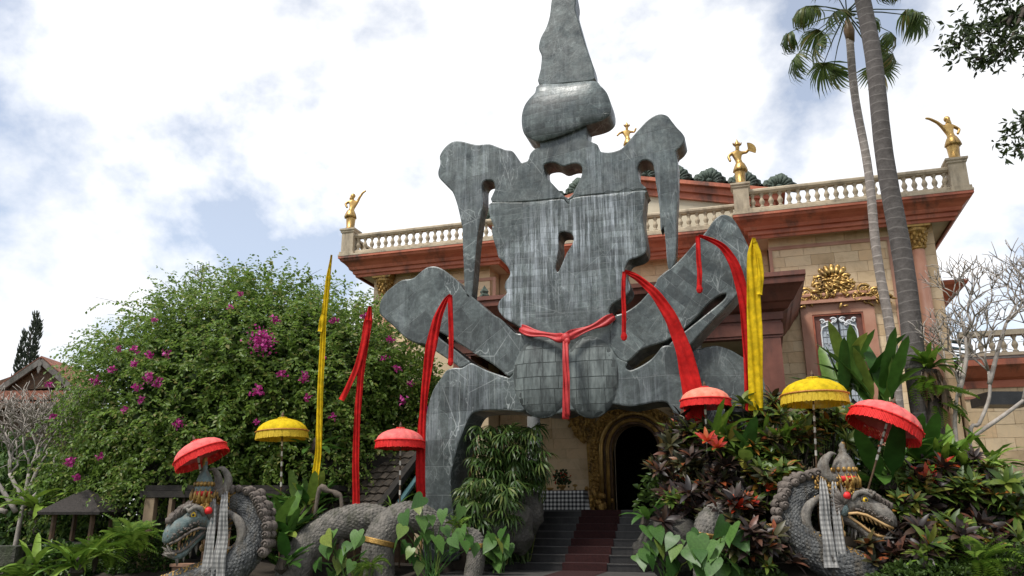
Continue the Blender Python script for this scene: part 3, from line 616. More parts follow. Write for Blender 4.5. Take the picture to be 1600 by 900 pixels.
for sgn in (-1, 1):
    for cx, cz, r in ((.42, -.05, .2), (.36, .22, .14), (.80, -.18, .19), (1.12, -.30, .17), (1.40, -.50, .15), (.16, -.18, .16), (.60, -.36, .14), (.95, -.44, .12), (.22, .1, .13)):
        spiral(orn, (oc.x + sgn * cx, oc.z + cz), r, 1.5, .4, r * .85, .055, y=24.80, sx=sgn); carve(orn, oc.x + sgn * cx, oc.z + cz, 24.84, .13, 9, .055)
for k in range(90):
    x = random.uniform(-1.4, 1.4); orn.blob((oc.x + x, 24.86 - random.uniform(0, .12), oc.z - .18 - .2 * abs(x) + random.gauss(0, .1)), random.uniform(.03, .07), (1.7, .7, .55), 7, 5, Matrix.Rotation(random.uniform(0, PI), 3, 'Y'))
orn.build('gilded_crest', M['gold'], win, True)
# gable behind the balustrade with copper leaf antefixes
gz = lambda x: 13.85 - .229 * abs(x - XC)
ex = 5.5
gb = MB().prism([(XC - ex + .8, 10.8), (XC + ex - .8, 10.8), (XC + ex - .8, gz(XC + ex - .8) - .4), (XC, 13.45), (XC - ex + .8, gz(XC + ex - .8) - .4)], 27.35, 36).build('gable', M['soffit'], mus)
def rake(top, bot, y0, y1, name, m, e):
    MB().prism([(XC - e, gz(XC + e) - bot), (XC, 13.85 - bot), (XC + e, gz(XC + e) - bot), (XC + e, gz(XC + e) - top), (XC, 13.85 - top), (XC - e, gz(XC + e) - top)], y0, y1).build(name, m, gb)
rake(0, .14, 26.9, 36, 'raking_cornice', M['terra'], ex); rake(.142, .38, 27.08, 36, 'raking_cornice', M['terra'], ex - .2); rake(.382, .62, 27.2, 36, 'raking_cornice', M['terra'], ex - .35)
af = MB(); fan = [(0, 0)]
pet = [(-.62, .0), (-.66, .12), (-.55, .25), (-.52, .40), (-.40, .46), (-.34, .62), (-.2, .68), (-.1, .80), (0, .86), (.1, .80), (.2, .68), (.34, .62), (.40, .46), (.52, .40), (.55, .25), (.66, .12), (.62, 0)]
af.prism(pet, 0, .14)
for k in range(9):
    a = PI * (k + .5) / 9; af.tube([(math.cos(a) * .12, -.02, .1 + math.sin(a) * .1), (math.cos(a) * .34, -.06, .08 + math.sin(a) * .42), (math.cos(a) * .50, -.02, .05 + math.sin(a) * .72)], [.03, .07, .03], 6)
for sgn in (-1, 1): spiral(af, (sgn * .30, .13), .13, 1.4, .3, .1, .045, y=-.06, sx=sgn)
af.blob((0, -.05, .14), .12, (1, .7, 1)); afm = af.mesh('antefix', True); afm.materials.append(M['verd'])
bm = bmesh.new(); bm.from_mesh(afm); bmesh.ops.recalc_face_normals(bm, faces=bm.faces); bm.to_mesh(afm); bm.free()
for k in range(5):
    for sgn in (-1, 1):
        x = XC + sgn * (k + .5) * 1.18; inst(afm, 'antefix', gb, (x, 27.0, gz(x) - .02), Euler((0, sgn * .226, 0)), (1.05, 1, .74))
MB().lathe([(.42, 13.8), (.42, 14.6), (.36, 14.7), (.46, 14.85), (.46, 14.95)], 4, (XC, 27.5, 0), ax=Matrix.Rotation(PI / 4, 3, 'Z')).build('apex_plinth', M['balu'], gb)
# entrance portico
pp = [(-8.58, MY), (-8.58, 21.7), (.88, 21.7), (.88, MY)]
po = MB().sweep([(-.25, 6.72), (.06, 6.72), (.08, 6.92), (.20, 6.98), (.30, 7.12), (.36, 7.16), (.48, 7.36), (.58, 7.50), (.64, 7.56), (.66, 7.70), (.70, 7.74), (.70, 7.86), (-.25, 7.92)], pp).build('portico', M['terra2'], mus)
MB().sweep([(-.30, 6.25), (0.0, 6.25), (0.0, 6.30), (.03, 6.32), (.03, 6.62), (.0, 6.64), (.0, 6.719), (-.30, 6.719)], pp).build('beam', M['terra2'], po)
MB().box(-8.3, .6, 22, MY, 6.6, 6.7).build('ceiling', M['soffit'], po); MB().box(-8.4, .7, 21.9, MY, 7.7, 7.95).build('roof', M['terra2'], po)
for x in (-6.15, -1.55): MB().lathe([(.26, 1.75), (.26, 1.9), (.19, 1.98), (.19, 5.9), (.22, 5.94), (.22, 6.0), (.3, 6.15), (.3, 6.25)], 20, (x, 22.0, 0)).build('column', M['grey'], po, True)
for x in (-8.3, .55): MB().box(x - .28, x + .28, 21.72, 22.28, 0, 6.25).build('pier', M['terra2'], po)
for x in (-7.5, -4, -.3): MB().lathe([(.16, 7.95), (.16, 8.0), (.11, 8.05), (.14, 8.12), (.0, 8.32)], 4, (x, 21.4, 0)).build('finial', M['verd'], po)
MB().box(-8.3, .3, 20.9, MY + .04, .02, 1.74).build('porch_base', M['conc'], po)
# gilded doorway
dr = MB().prism([(AC - 1.52, 1.75), (AC - .75, 1.75)] + arch + [(AC + .75, 1.75), (AC + 1.52, 1.75)] + [(AC + 1.6 * math.cos(a), AZ + .1 + 1.38 * math.sin(a)) for a in [PI * i / 16 for i in range(17)]], MY - .10, MY + .38).build('doorway', M['olive'], mus)
for r, w, y, m, nm in ((.80, .055, .16, 'wood', 'carved_moulding'), (.90, .07, .17, 'olive', 'carved_moulding'), (1.0, .05, .17, 'wood', 'carved_moulding'), (1.12, .075, .2, 'gold', 'gilded_moulding')):
    P = [(AC - r, MY - y + .06, 1.75), (AC - r, MY - y + .06, AZ)] + [(AC - r * math.cos(a), MY - y + .06, AZ + (r + .06) * math.sin(a)) for a in [PI * i / 24 for i in range(1, 24)]] + [(AC + r, MY - y + .06, AZ), (AC + r, MY - y + .06, 1.75)]
    MB().tube(P, w, 8).build(nm, M[m], dr, True)
cv = MB()
for k in range(520):
    t = random.random() * 2.6 - .3; r = random.uniform(1.2, 1.5)
    if t < .6: x = AC + random.choice((-1, 1)) * r; z = random.uniform(1.8, AZ)
    else:
        a = random.random() * PI; x = AC + r * math.cos(a); z = AZ + .05 + r * .92 * math.sin(a)
    cv.blob((x, MY - .12 - random.random() * .06, z), random.uniform(.03, .07), (1, .8, random.uniform(.7, 1.5)), 6, 4)
for sgn in (-1, 1):
    wing = [(AC + sgn * 1.4, 4.0), (AC + sgn * 1.75, 3.98), (AC + sgn * 2.0, 4.2), (AC + sgn * 2.15, 4.6), (AC + sgn * 2.3, 5.2), (AC + sgn * 1.2, 5.3)]
    MB().prism(wing, MY - .09, MY - .01).build('carved_wing', M['olive'], dr)
    for k in range(150):
        x = random.uniform(1.3, 2.2); cv.blob((AC + sgn * x, MY - .1 - random.random() * .06, random.uniform(4.0 + max(0, x - 1.7) * 1.0, 5.2)), random.uniform(.03, .08), (1, .8, 1.2), 6, 4)
    for k in range(60): cv.blob((AC + sgn * (1.35 + random.gauss(0, .22)), MY - .2 - random.random() * .15, 1.8 + abs(random.gauss(0, .32))), random.uniform(.05, .1), (1, .8, 1.2), 6, 4)
cv.build('carving', M['olive'], dr, True)
# right side terrace and the little canopy behind it
ann = thing('terrace_annex', 'low sandstone annex with red cornice and balustrade behind the bare tree', 'building', (9.5, 26, 0))
aw = MB().box(5.66, 16, 24.75, 34, 0, 5.35).build('wall', M['mortar'], ann); ashlar(5.66, 9.2, 2.6, 5.1, 24.70, aw, .8, .36)
MB().sweep([(0, 5.05), (.06, 5.05), (.08, 5.25), (.2, 5.32), (.4, 5.55), (.5, 5.62), (.5, 5.78), (0, 5.82)], [(5.66, 24.72), (16, 24.72)]).build('cornice', M['terra'], ann)
MB().box(5.66, 12, 24.66, 24.73, 4.75, 4.83).build('panel_moulding', M['pink'], ann)
MB().box(5.66, 16, 24.4, 34, 5.82, 5.9).build('roof', M['conc'], ann)
ab = MB().box(5.7, 14, 24.38, 24.62, 5.9, 5.99).build('balustrade', M['balu'], ann); MB().box(5.7, 14, 24.36, 24.64, 6.47, 6.62).build('rail', M['balu'], ab)
for k in range(20): inst(bme, 'baluster', ab, (5.95 + k * .28, 24.5, 5.99))
cn = [(5.61, 29.0), (6.35, 29.0), (6.35, 33)]
cp = MB().sweep([(-.3, 8.5), (.12, 8.5), (.25, 8.7), (.6, 9.0), (.75, 9.05), (.8, 9.14), (.8, 9.2), (-.3, 9.22)], cn).build('side_canopy', M['terra'], mus); MB().box(5.62, 6.4, 28.9, 33, 8.40, 8.49).build('soffit', M['soffit'], cp)
ssx = thing('spiral_staircase', 'teal iron spiral staircase on the annex roof terrace', 'staircase', onY(1507, 520, 27) * 1.0)
ssx.location.z = 5.9; c = ssx.location.copy()
MB().tube([c, c + Vector((0, 0, 1.6))], .06, 10).build('pole', M['teal'], ssx)
for k in range(6):
    a = k * .42 + 2.2; z = c.z + .2 + k * .17; d0 = Vector((math.cos(a), math.sin(a), 0)); d1 = Vector((math.cos(a + .5), math.sin(a + .5), 0)); q = Vector((c.x, c.y, z))
    MB().add([q, q + d0 * .85, q + d1 * .85, q - Vector((0, 0, .05)), q + d0 * .85 - Vector((0, 0, .05)), q + d1 * .85 - Vector((0, 0, .05))], [(0, 1, 2), (5, 4, 3), (0, 3, 4, 1), (1, 4, 5, 2), (2, 5, 3, 0)]).build('tread', M['teal'], ssx)
for hgt, rr in ((.6, .02), (.3, .01)): MB().tube([c + Vector((math.cos(k * .21 + 2.2) * .85, math.sin(k * .21 + 2.2) * .85, .3 + hgt + k * .085)) for k in range(12)], rr, 6).build('handrail', M['teal'], ssx, True)
bl_ = MB()
for k in range(12):
    a = k * .21 + 2.2; p = c + Vector((math.cos(a) * .85, math.sin(a) * .85, .2 + k * .085)); bl_.tube([p, p + Vector((0, 0, .7))], .009, 5)
bl_.build('railing_bars', M['teal'], ssx)
# the table with the checked cloth
tx0, tx1 = -6.75, -5.35; tt = thing('side_table', 'small table under a black and white checked cloth beside the gilded doorway', 'table', (-6.05, 25.2, 1.745))
ZF = 1.745
MB().box(tx0, tx1, 24.95, 25.5, ZF + .60, ZF + .64).build('top', M['wood'], tt)
for x in (tx0 + .06, tx1 - .06):
    for y in (25.0, 25.45): MB().box(x - .03, x + .03, y - .03, y + .03, ZF, ZF + .6).build('leg', M['wood'], tt)
ck = MB(); n = 60; ring = []
for (ax_, ay_), (bx_, by_) in zip([(tx0, 24.93), (tx1, 24.93), (tx1, 25.52), (tx0, 25.52)], [(tx1, 24.93), (tx1, 25.52), (tx0, 25.52), (tx0, 24.93)]):
    for i in range(15): ring.append((ax_ + (bx_ - ax_) * i / 15, ay_ + (by_ - ay_) * i / 15))
vs = []
for h, o in ((ZF + .652, 0), (ZF + .45, .02), (ZF + .2, .035), (ZF + .03, .05)):
    for i, (x, y) in enumerate(ring):
        w = o * (1 + .9 * math.sin(i * 1.7)); dx, dy = x - (-6.05), y - 25.22; l = math.hypot(dx, dy * 2); vs.append((x + w * dx / l, y + 2 * w * dy / l, h))
ck.add(vs, [(r * 60 + i, r * 60 + (i + 1) % 60, (r + 1) * 60 + (i + 1) % 60, (r + 1) * 60 + i) for r in range(3) for i in range(60)] + [tuple(range(60))])
tag(ck.build('tablecloth', M['check'], None, True), 'black and white checked cloth hanging to the floor over the porch table', 'tablecloth')
fp = thing('flower_pot', 'gold footed pot of dark flowers on the checked tablecloth', 'flower pot', (-6.1, 25.15, ZF + .655))
MB().lathe([(.09, 0), (.05, .04), (.12, .1), (.14, .16), (.10, .18)], 14).build('pot', M['gold'], fp, True, world=False)
P = rng.normal(size=(150, 3)) * (.13, .13, .12) + (0, 0, .36)
bl = MB()
for p in P: bl.blob(p, random.uniform(.02, .05), n=5, m=3)
bl.build('bouquet', M['dktree'], fp, world=False); bl = MB()
for p in P[:22]: bl.blob(p * 1.1, .03, n=5, m=3)
bl.build('blossoms', M['redleaf'], fp, world=False); MB().tube([(0, 0, .15), (0, 0, .35)], .04, 6).build('stems', M['dktree'], fp, world=False)
for dx, lb in ((.42, 'small brass oil lamp beside the flower pot'), (-.40, 'low brass bowl at the shaded end of the checked table')):
    tag(MB().lathe([(.07, 0), (.03, .03), (.02, .1), (.08, .14), (.09, .17), (.0, .2)] if dx > 0 else [(.06, 0), (.11, .05), (.12, .08), (.1, .085), (0, .05)], 12, (-6.1 + dx, 25.15, ZF + .655)).build('brass_bowl' if dx < 0 else 'oil_lamp', M['olive'], None, True), lb, 'bowl' if dx < 0 else 'lamp')
# gilded dancers on the balustrade posts
def dancer(name, label, base, H, face, poseL, poseR, crown, skirt=True, prop=None, mirror=1, hip=.04):
    t = thing(name, label, 'statue', base, 'gilded dancer figures on the roof', face)
    J = {'knee': (0, 0, .18), 'pel': (hip, 0, .44), 'waist': (hip * .3, 0, .56), 'chest': (-hip * .4, 0, .70), 'neck': (0, 0, .80), 'chin': (.005, -.01, .845), 'head': (.01, -.012, .90), 'top': (.01, 0, .945)}
    J = {k: Vector((v[0] * mirror, v[1], v[2])) for k, v in J.items()}
    names = list(J); V = [J[k] * H for k in names]; E = [(i, i + 1) for i in range(len(names) - 1)]; rad = [.085, .10, .072, .095, .036, .048, .062, .04]
    for sg, ps in ((-1, poseL), (1, poseR)):
        b = len(V); V += [(J['chest'] + Vector((sg * .10, 0, .05))) * H] + [Vector(p) * H for p in ps]; rad += [.045] + [.038, .032, .024, .02][:len(ps)]
        E += [(3, b)] + [(b + i, b + i + 1) for i in range(len(ps))]
    me = bpy.data.meshes.new('body'); me.from_pydata([tuple(v) for v in V], E, []); me.materials.append(M['gold'])
    ob = bpy.data.objects.new('body', me); COL.objects.link(ob); ob.parent = t
    ob.modifiers.new('Skin', 'SKIN').use_smooth_shade = True
    for sv, r in zip(me.skin_vertices[0].data, rad): sv.radius = (r * H, r * H * .85)
    me.skin_vertices[0].data[1].use_root = True
    sb = ob.modifiers.new('Sub', 'SUBSURF'); sb.levels = 1; sb.render_levels = 2
    MB().lathe([(.16 * H, 0), (.14 * H, .02 * H), (.10 * H, .05 * H), (.115 * H, .25 * H), (.12 * H, .36 * H)], 16, (hip * mirror * H * .5, 0, 0)).build('robe', M['gold'], t, True, world=False)
    MB().lathe([(.15 * H, .31 * H), (.135 * H, .38 * H), (.105 * H, .46 * H), (.085 * H, .5 * H)], 20, (hip * mirror * H * .8, 0, 0), sc=.07).build('skirt', M['gold'], t, True, world=False)
    cr_ = MB(); hc = J['head'] * H
    if crown:
        cr_.lathe([(.06 * H, .0), (.075 * H, .02 * H), (.055 * H, .04 * H), (.05 * H, .06 * H), (.02 * H, .12 * H), (0, .17 * H)], 12, hc + Vector((0, 0, .01 * H)))
        for k in range(7):
            a = PI * k / 6; p = hc + Vector((math.cos(a) * .07 * H, -math.sin(a) * .04 * H, .03 * H)); cr_.tube([p, p + Vector((math.cos(a) * .035 * H, 0, .06 * H))], [.02 * H, .003], 5)
        cr_.build('crown', M['gold'], t, True, world=False)
    else:
        cr_.blob(hc + Vector((-.01 * mirror * H, .02 * H, .01 * H)), .062 * H, (1, 1, 1.05), 12, 8); cr_.tube([hc + Vector((.02 * mirror * H, .05 * H, .02 * H)), hc + Vector((.04 * mirror * H, .06 * H, -.06 * H)), hc + Vector((.03 * mirror * H, .06 * H, -.14 * H))], [.04 * H, .045 * H, .015 * H], 8)
        cr_.build('hair', M['gold'], t, True, world=False)
    if prop:
        mb = MB(); c = Vector(prop) * H
        P = [(c.x, c.z)] + [(c.x + math.cos(a) * .17 * H * 1.0, c.z + .02 * H + math.sin(a) * .17 * H) for a in [-.5 + i * .27 for i in range(9)]]
        mb.prism(P, c.y - .01 * H, c.y + .01 * H).build('fan', M['gold'], t, False, world=False)
    return t
pz = 11.83
dancer('gilded_dancer', 'gold dancer with bare head flinging one arm out, on right corner post beside palm trunk', (6.31, 24.3, pz), 1.50, R_(8), [(-.20, -.02, .84), (-.34, -.03, .93), (-.42, -.03, .95)], [(.20, 0, .66), (.13, -.04, .54)], False, mirror=1)
dancer('gilded_dancer', 'gold dancer with arm raised above bougainvillea, on left corner post', (-13.79, 24.3, pz), 1.50, R_(25), [(-.18, 0, .68), (-.12, -.04, .56)], [(.16, -.02, .86), (.24, -.03, 1.0), (.32, -.03, 1.06)], False, mirror=-1)
dancer('gilded_dancer', 'gold dancer with pointed crown holding up a round fan on balustrade post', (.15, 24.3, pz), 1.50, R_(12), [(-.20, -.01, .66), (-.17, -.06, .52)], [(.19, -.03, .74), (.24, -.06, .80)], True, prop=(.22, -.07, .76))
dancer('gilded_dancer', 'small crowned gold dancer with both arms bent, on the gable apex', (XC, 27.5, 14.95), 1.30, R_(12), [(-.22, -.02, .70), (-.30, -.05, .60)], [(.22, -.02, .72), (.28, -.05, .84)], True)
# ------------------------------------------------------------------ planting beds
def mound(name, x0, x1, y0, y1, zf, n=40):
    vs = []; fs = []
    for j in range(n + 1):
        for i in range(n + 1):
            x = x0 + (x1 - x0) * i / n; y = y0 + (y1 - y0) * j / n; e = min(i, n - i, j, n - j)
            vs.append((x, y, 0.005 if e == 0 else zf(x, y) + noise.noise(Vector((x, y, 0)) * 1.3) * .12))
    for j in range(n):
        for i in range(n): q = j * (n + 1) + i; fs.append((q, q + 1, q + n + 2, q + n + 1))
    return struct(MB().add(vs, fs).build(name, M['soil'], None, True, fix=False))
mound('planting_bed', -1.35, 13, 12.6, 20.8, lambda x, y: .18 + max(0, min(1.7, (y - 14.2) * .42)))
mound('planting_bed', -19, -6.35, 14.2, 17.1, lambda x, y: .25 + max(0, min(.35, (y - 14) * .2)))
mound('planting_bed', -7.6, -6.35, 17.15, 20.8, lambda x, y: .9)
# ------------------------------------------------------------------ ceremonial umbrellas
def umbrella(label, tip, foot, rad, topm, frm, tilt=0.0, tiltdir=0.0, group='ceremonial umbrellas'):
    """tip = world point of the canopy rim centre, foot = where the pole enters the ground"""
    t = thing('ceremonial_umbrella', label, 'umbrella', foot, group)
    Rm = (Matrix.Rotation(tiltdir, 3, 'Z') @ Matrix.Rotation(tilt, 3, 'Y') @ Matrix.Rotation(-tiltdir, 3, 'Z'))
    c = Vector(tip); W = lambda p: c + Rm @ p
    n = 32; prof = [(.985, -.02), (1.0, .02), (.97, .10), (.90, .22), (.76, .34), (.56, .44), (.34, .505), (.16, .535), (.10, .55)]
    mb = MB(); vs = []; mb2 = MB()
    for r, z in prof:
        for j in range(n * 2):
            a = PI * j / n; q = r * (1 - (.04 if j % 4 == 0 else 0) * min(1, r * 1.5)); vs.append(W(Vector((math.cos(a) * q, math.sin(a) * q, z - (.02 if j % 4 == 0 else 0))) * rad))
    k = len(prof); m2 = n * 2
    mb.add(vs, [(i * m2 + j, i * m2 + (j + 1) % m2, (i + 1) * m2 + (j + 1) % m2, (i + 1) * m2 + j) for i in range(k - 1) for j in range(m2)] + [tuple((k - 1) * m2 + j for j in range(m2))])
    cn = mb.build('canopy', topm, t, True, fix=False)
    fr = MB(); nf = 150
    for j in range(nf):
        a = 2 * PI * j / nf; b = 2 * PI * (j + .82) / nf; l = -.27 - random.uniform(0, .03); fl = 1.03 + random.uniform(-.012, .02)
        p = [Vector((math.cos(a) * 1.0, math.sin(a) * 1.0, .005)), Vector((math.cos(b), math.sin(b), .005)), Vector((math.cos(b) * fl, math.sin(b) * fl, l)), Vector((math.cos(a) * fl, math.sin(a) * fl, l))]
        p += [Vector((q.x * .985, q.y * .985, q.z)) for q in p]
        fr.add([W(q * rad) for q in p], [(0, 1, 2, 3), (7, 6, 5, 4), (0, 3, 7, 4), (1, 5, 6, 2), (3, 2, 6, 7)])
    fr.build('fringe', frm, t, False, fix=False)
    band = MB(xf=lambda p: W(p * rad)); band.lathe([(1.0, -.02), (1.03, .0), (1.03, .03), (1.0, .045)], 40)
    for j in range(24): band.blob((math.cos(PI * j / 12) * 1.035, math.sin(PI * j / 12) * 1.035, .01), .026, n=6, m=4)
    band.f = [f for f in band.f if len(f) <= 4]; band.build('rim_trim', M['trim'] if topm is M['yellow'] else frm, t, True, fix=False)
    fn = MB(xf=lambda p: W(p * rad)); fn.lathe([(.14, .535), (.15, .57), (.07, .60), (.05, .63), (.08, .66), (.05, .70), (.03, .76), (.0, .84)], 12); fn.build('finial', M['wood'], t, True)
    tf = MB(xf=lambda p: W(p * rad))
    for j in range(10): a = 2 * PI * j / 10; tf.blob((math.cos(a) * .14, math.sin(a) * .14, .56), .05, (1.2, 1.2, .6), 6, 4)
    tf.build('topknot', M['redgem'] if topm is not M['yellow'] else M['yellow'], t, True)
    rb = MB()
    for j in range(16):
        a = 2 * PI * j / 16; rb.tube([W(Vector((0, 0, .5)) * rad), W(Vector((math.cos(a) * .9, math.sin(a) * .9, .16)) * rad)], .006, 4)
    rb.build('ribs', M['bamboo'], t)
    P0 = W(Vector((0, 0, .52)) * rad); ax = (Vector(foot) - P0); MB().tube([P0, Vector(foot)], .018, 8).build('pole', M['wood'], t)
    for k in range(5):
        a = P0 + ax * (.16 + .07 * k); MB().tube([a, a + ax.normalized() * .1], .022, 8).build('pole_band', M['paleplo'], t)
    return t
def umb(label, x, y, D, wpx, foot, *a, **k):
    c = at(x, y, D); umbrella(label, c, foot, wpx / 2 / F * D * 1.04, *a, **k)
fl = lambda x, y, D, z: Vector((*at(x, y, D).xy, z))
RD = math.atan2(_sy, _cy)              # azimuth of the picture's right-hand side
umb('red tilted umbrella over the teal naga head beneath the bougainvillea', 313, 710, 15.6, 76, fl(337, 790, 16.0, 1.2), M['redtop'], M['fringe_r'], R_(27), RD + PI)
umb('yellow umbrella in the shade beneath the bougainvillea', 441, 675, 17.6, 74, fl(446, 760, 17.6, .6), M['yellow'], M['fringe_y'], R_(3), RD + PI)
umb('red umbrella standing over the mossy naga coil in front of the small tiled roof', 625, 690, 17.4, 71, fl(628, 780, 17.4, .5), M['redtop'], M['fringe_r'])
umb('pale coral red umbrella before the monument right leg', 1102, 626, 15.8, 73, fl(1103, 720, 15.8, 1.4), M['coral'], M['fringe_r'])
umb('bright yellow umbrella before the villa window', 1272, 618, 15.0, 95, fl(1268, 720, 15.0, 1.1), M['yellow'], M['fringe_y'])
umb('red umbrella leaning sharply over the right naga crown', 1384, 660, 14.4, 103, fl(1335, 735, 14.6, 1.6), M['redtop'], M['fringe_r'], R_(27), RD)
# ------------------------------------------------------------------ streamers on bent bamboo poles
def flag(name, label, D, pole, cloth, m, tail=None, tailw=None, end=False, wave=2.2):
    f0 = fl(pole[0][0], pole[0][1], D, .35); t = thing(name, label, 'flag', f0, 'bamboo streamers')
    P = [f0 + CH * .1] + [at(x, y, D + .09) for x, y in pole]; P = spline(P, 5); MB().tube(P, [.032 - .026 * i / len(P) for i in range(len(P))], 7).build('pole', M['bamboo'], t, True)
    C = spline([at(x, y, D) for x, y, w in cloth], 6); W = lerp_list([w / F * D * 1.05 for x, y, w in cloth], 6)
    ribbon(MB(), C, W, thick=.006, waves=wave, amp=.022, across=13, seed=D).build('streamer', m, t, True, fix=False)
    if tail:
        C = spline([at(x, y, D - .05) for x, y in tail], 6); W = [tailw / F * D] * len(C)
        ribbon(MB(), C, W, thick=.006, waves=1.2, amp=.016, across=7, seed=2).build('tail', m, t, True, fix=False)
        if end: MB().blob(C[-1], .07, (1, .5, 1.4), 6, 4).build('tassel', m, t)
    return t
flag('streamer_flag', 'tall narrow yellow streamer rising in front of the bougainvillea', 17.3, [(489, 800), (491, 760), (497, 650), (503, 530), (511, 440), (518, 398)], [(494, 768, 5), (493, 745, 11), (498, 700, 9), (499, 640, 9), (503, 560, 9), (507, 490, 8), (512, 440, 8), (518, 398, 3)], M['yellow'], [(505, 490), (502, 505), (500, 518)], 7)
flag('streamer_flag', 'short red streamer with a loose side flap against the bougainvillea', 17.5, [(556, 800), (557, 690), (561, 600), (570, 530), (578, 477)], [(556, 796, 11), (556, 720, 10), (558, 660, 9), (562, 600, 10), (568, 550, 12), (575, 505, 13), (578, 478, 5)], M['red'], [(576, 500), (562, 560), (547, 598), (533, 625)], 9)
flag('streamer_flag', 'hooked red streamer hanging beside the monument left leg', 17.5, [(659, 800), (660, 700), (665, 620), (675, 550), (690, 485), (704, 459)], [(658, 792, 13), (657, 740, 14), (658, 690, 13), (661, 640, 10), (667, 585, 13), (674, 540, 17), (683, 500, 14), (694, 474, 9), (704, 460, 4)], M['red'], [(703, 461), (704, 490), (705, 530), (704, 566)], 8, True)
flag('streamer_flag', 'broad hooked red streamer curving across the monument right side', 16.2, [(1092, 690), (1080, 600), (1066, 540), (1045, 485), (1015, 447), (976, 424)], [(1088, 668, 33), (1084, 625, 31), (1076, 580, 29), (1066, 540, 24), (1050, 500, 20), (1030, 468, 17), (1008, 443, 13), (988, 429, 9), (976, 424, 4)], M['red'], [(976, 424), (974, 450), (975, 490), (975, 526)], 7, True)
flag('streamer_flag', 'hooked red streamer beside the raised marble arm and yellow banner', 15.9, [(1176, 700), (1172, 600), (1165, 490), (1148, 415), (1120, 376), (1090, 368)], [(1174, 690, 12), (1172, 620, 15), (1169, 540, 17), (1163, 470, 19), (1152, 425, 17), (1135, 393, 13), (1112, 375, 9), (1091, 368, 4)], M['red'], [(1091, 368), (1091, 395), (1093, 425), (1093, 452)], 8, True)
flag('streamer_flag', 'upright yellow banner with folded tip beside the raised marble arm', 15.5, [(1180, 700), (1181, 600), (1182, 480), (1178, 371)], [(1181, 642, 22), (1181, 580, 22), (1179, 510, 23), (1177, 440, 21), (1177, 395, 17), (1178, 371, 4)], M['yellow'], [(1180, 378), (1186, 400), (1189, 430), (1187, 460)], 9)
# ------------------------------------------------------------------ naga statues
def scale_skin(path, rad, n=26, lift0=.012, step=1):
    mb = MB(); fr = frames(path); k = len(path); acc = 0
    ln = [0]
    for a, b in zip(path[:-1], path[1:]): ln.append(ln[-1] + (b - a).length)
    def samp(s):
        i = min(max(0, int(np.searchsorted(ln, s)) - 1), k - 2); t = (s - ln[i]) / max(1e-6, ln[i + 1] - ln[i])
        q = lambda a, b: a + (b - a) * t
        return q(path[i], path[i + 1]), q(rad[i], rad[i + 1]), q(fr[i][1], fr[i + 1][1]), q(fr[i][2], fr[i + 1][2]), fr[i][0]
    s = 0; row = 0
    while s < ln[-1]:
        p, r, u, w, t = samp(s); sw = 2 * PI * r / n; sl = sw * 1.15
        for j in range(n):
            if random.random() < .05: continue
            a = 2 * PI * (j + .5 * (row % 2) + random.uniform(-.12, .12)) / n; lift = lift0 * random.uniform(.5, 1.4); o = u * math.cos(a) + w * math.sin(a); d = -u * math.sin(a) + w * math.cos(a)
            b = p + o * (r + .002); e = p + o * (r + lift)
            mb.add([b - t * sl * .55, b + d * sw * .5, e + t * sl * .55, b - d * sw * .5, e + o * lift * .6 + t * sl * .1], [(0, 1, 4), (1, 2, 4), (2, 3, 4), (3, 0, 4)])
        s += sl * .62; row += 1
    return mb
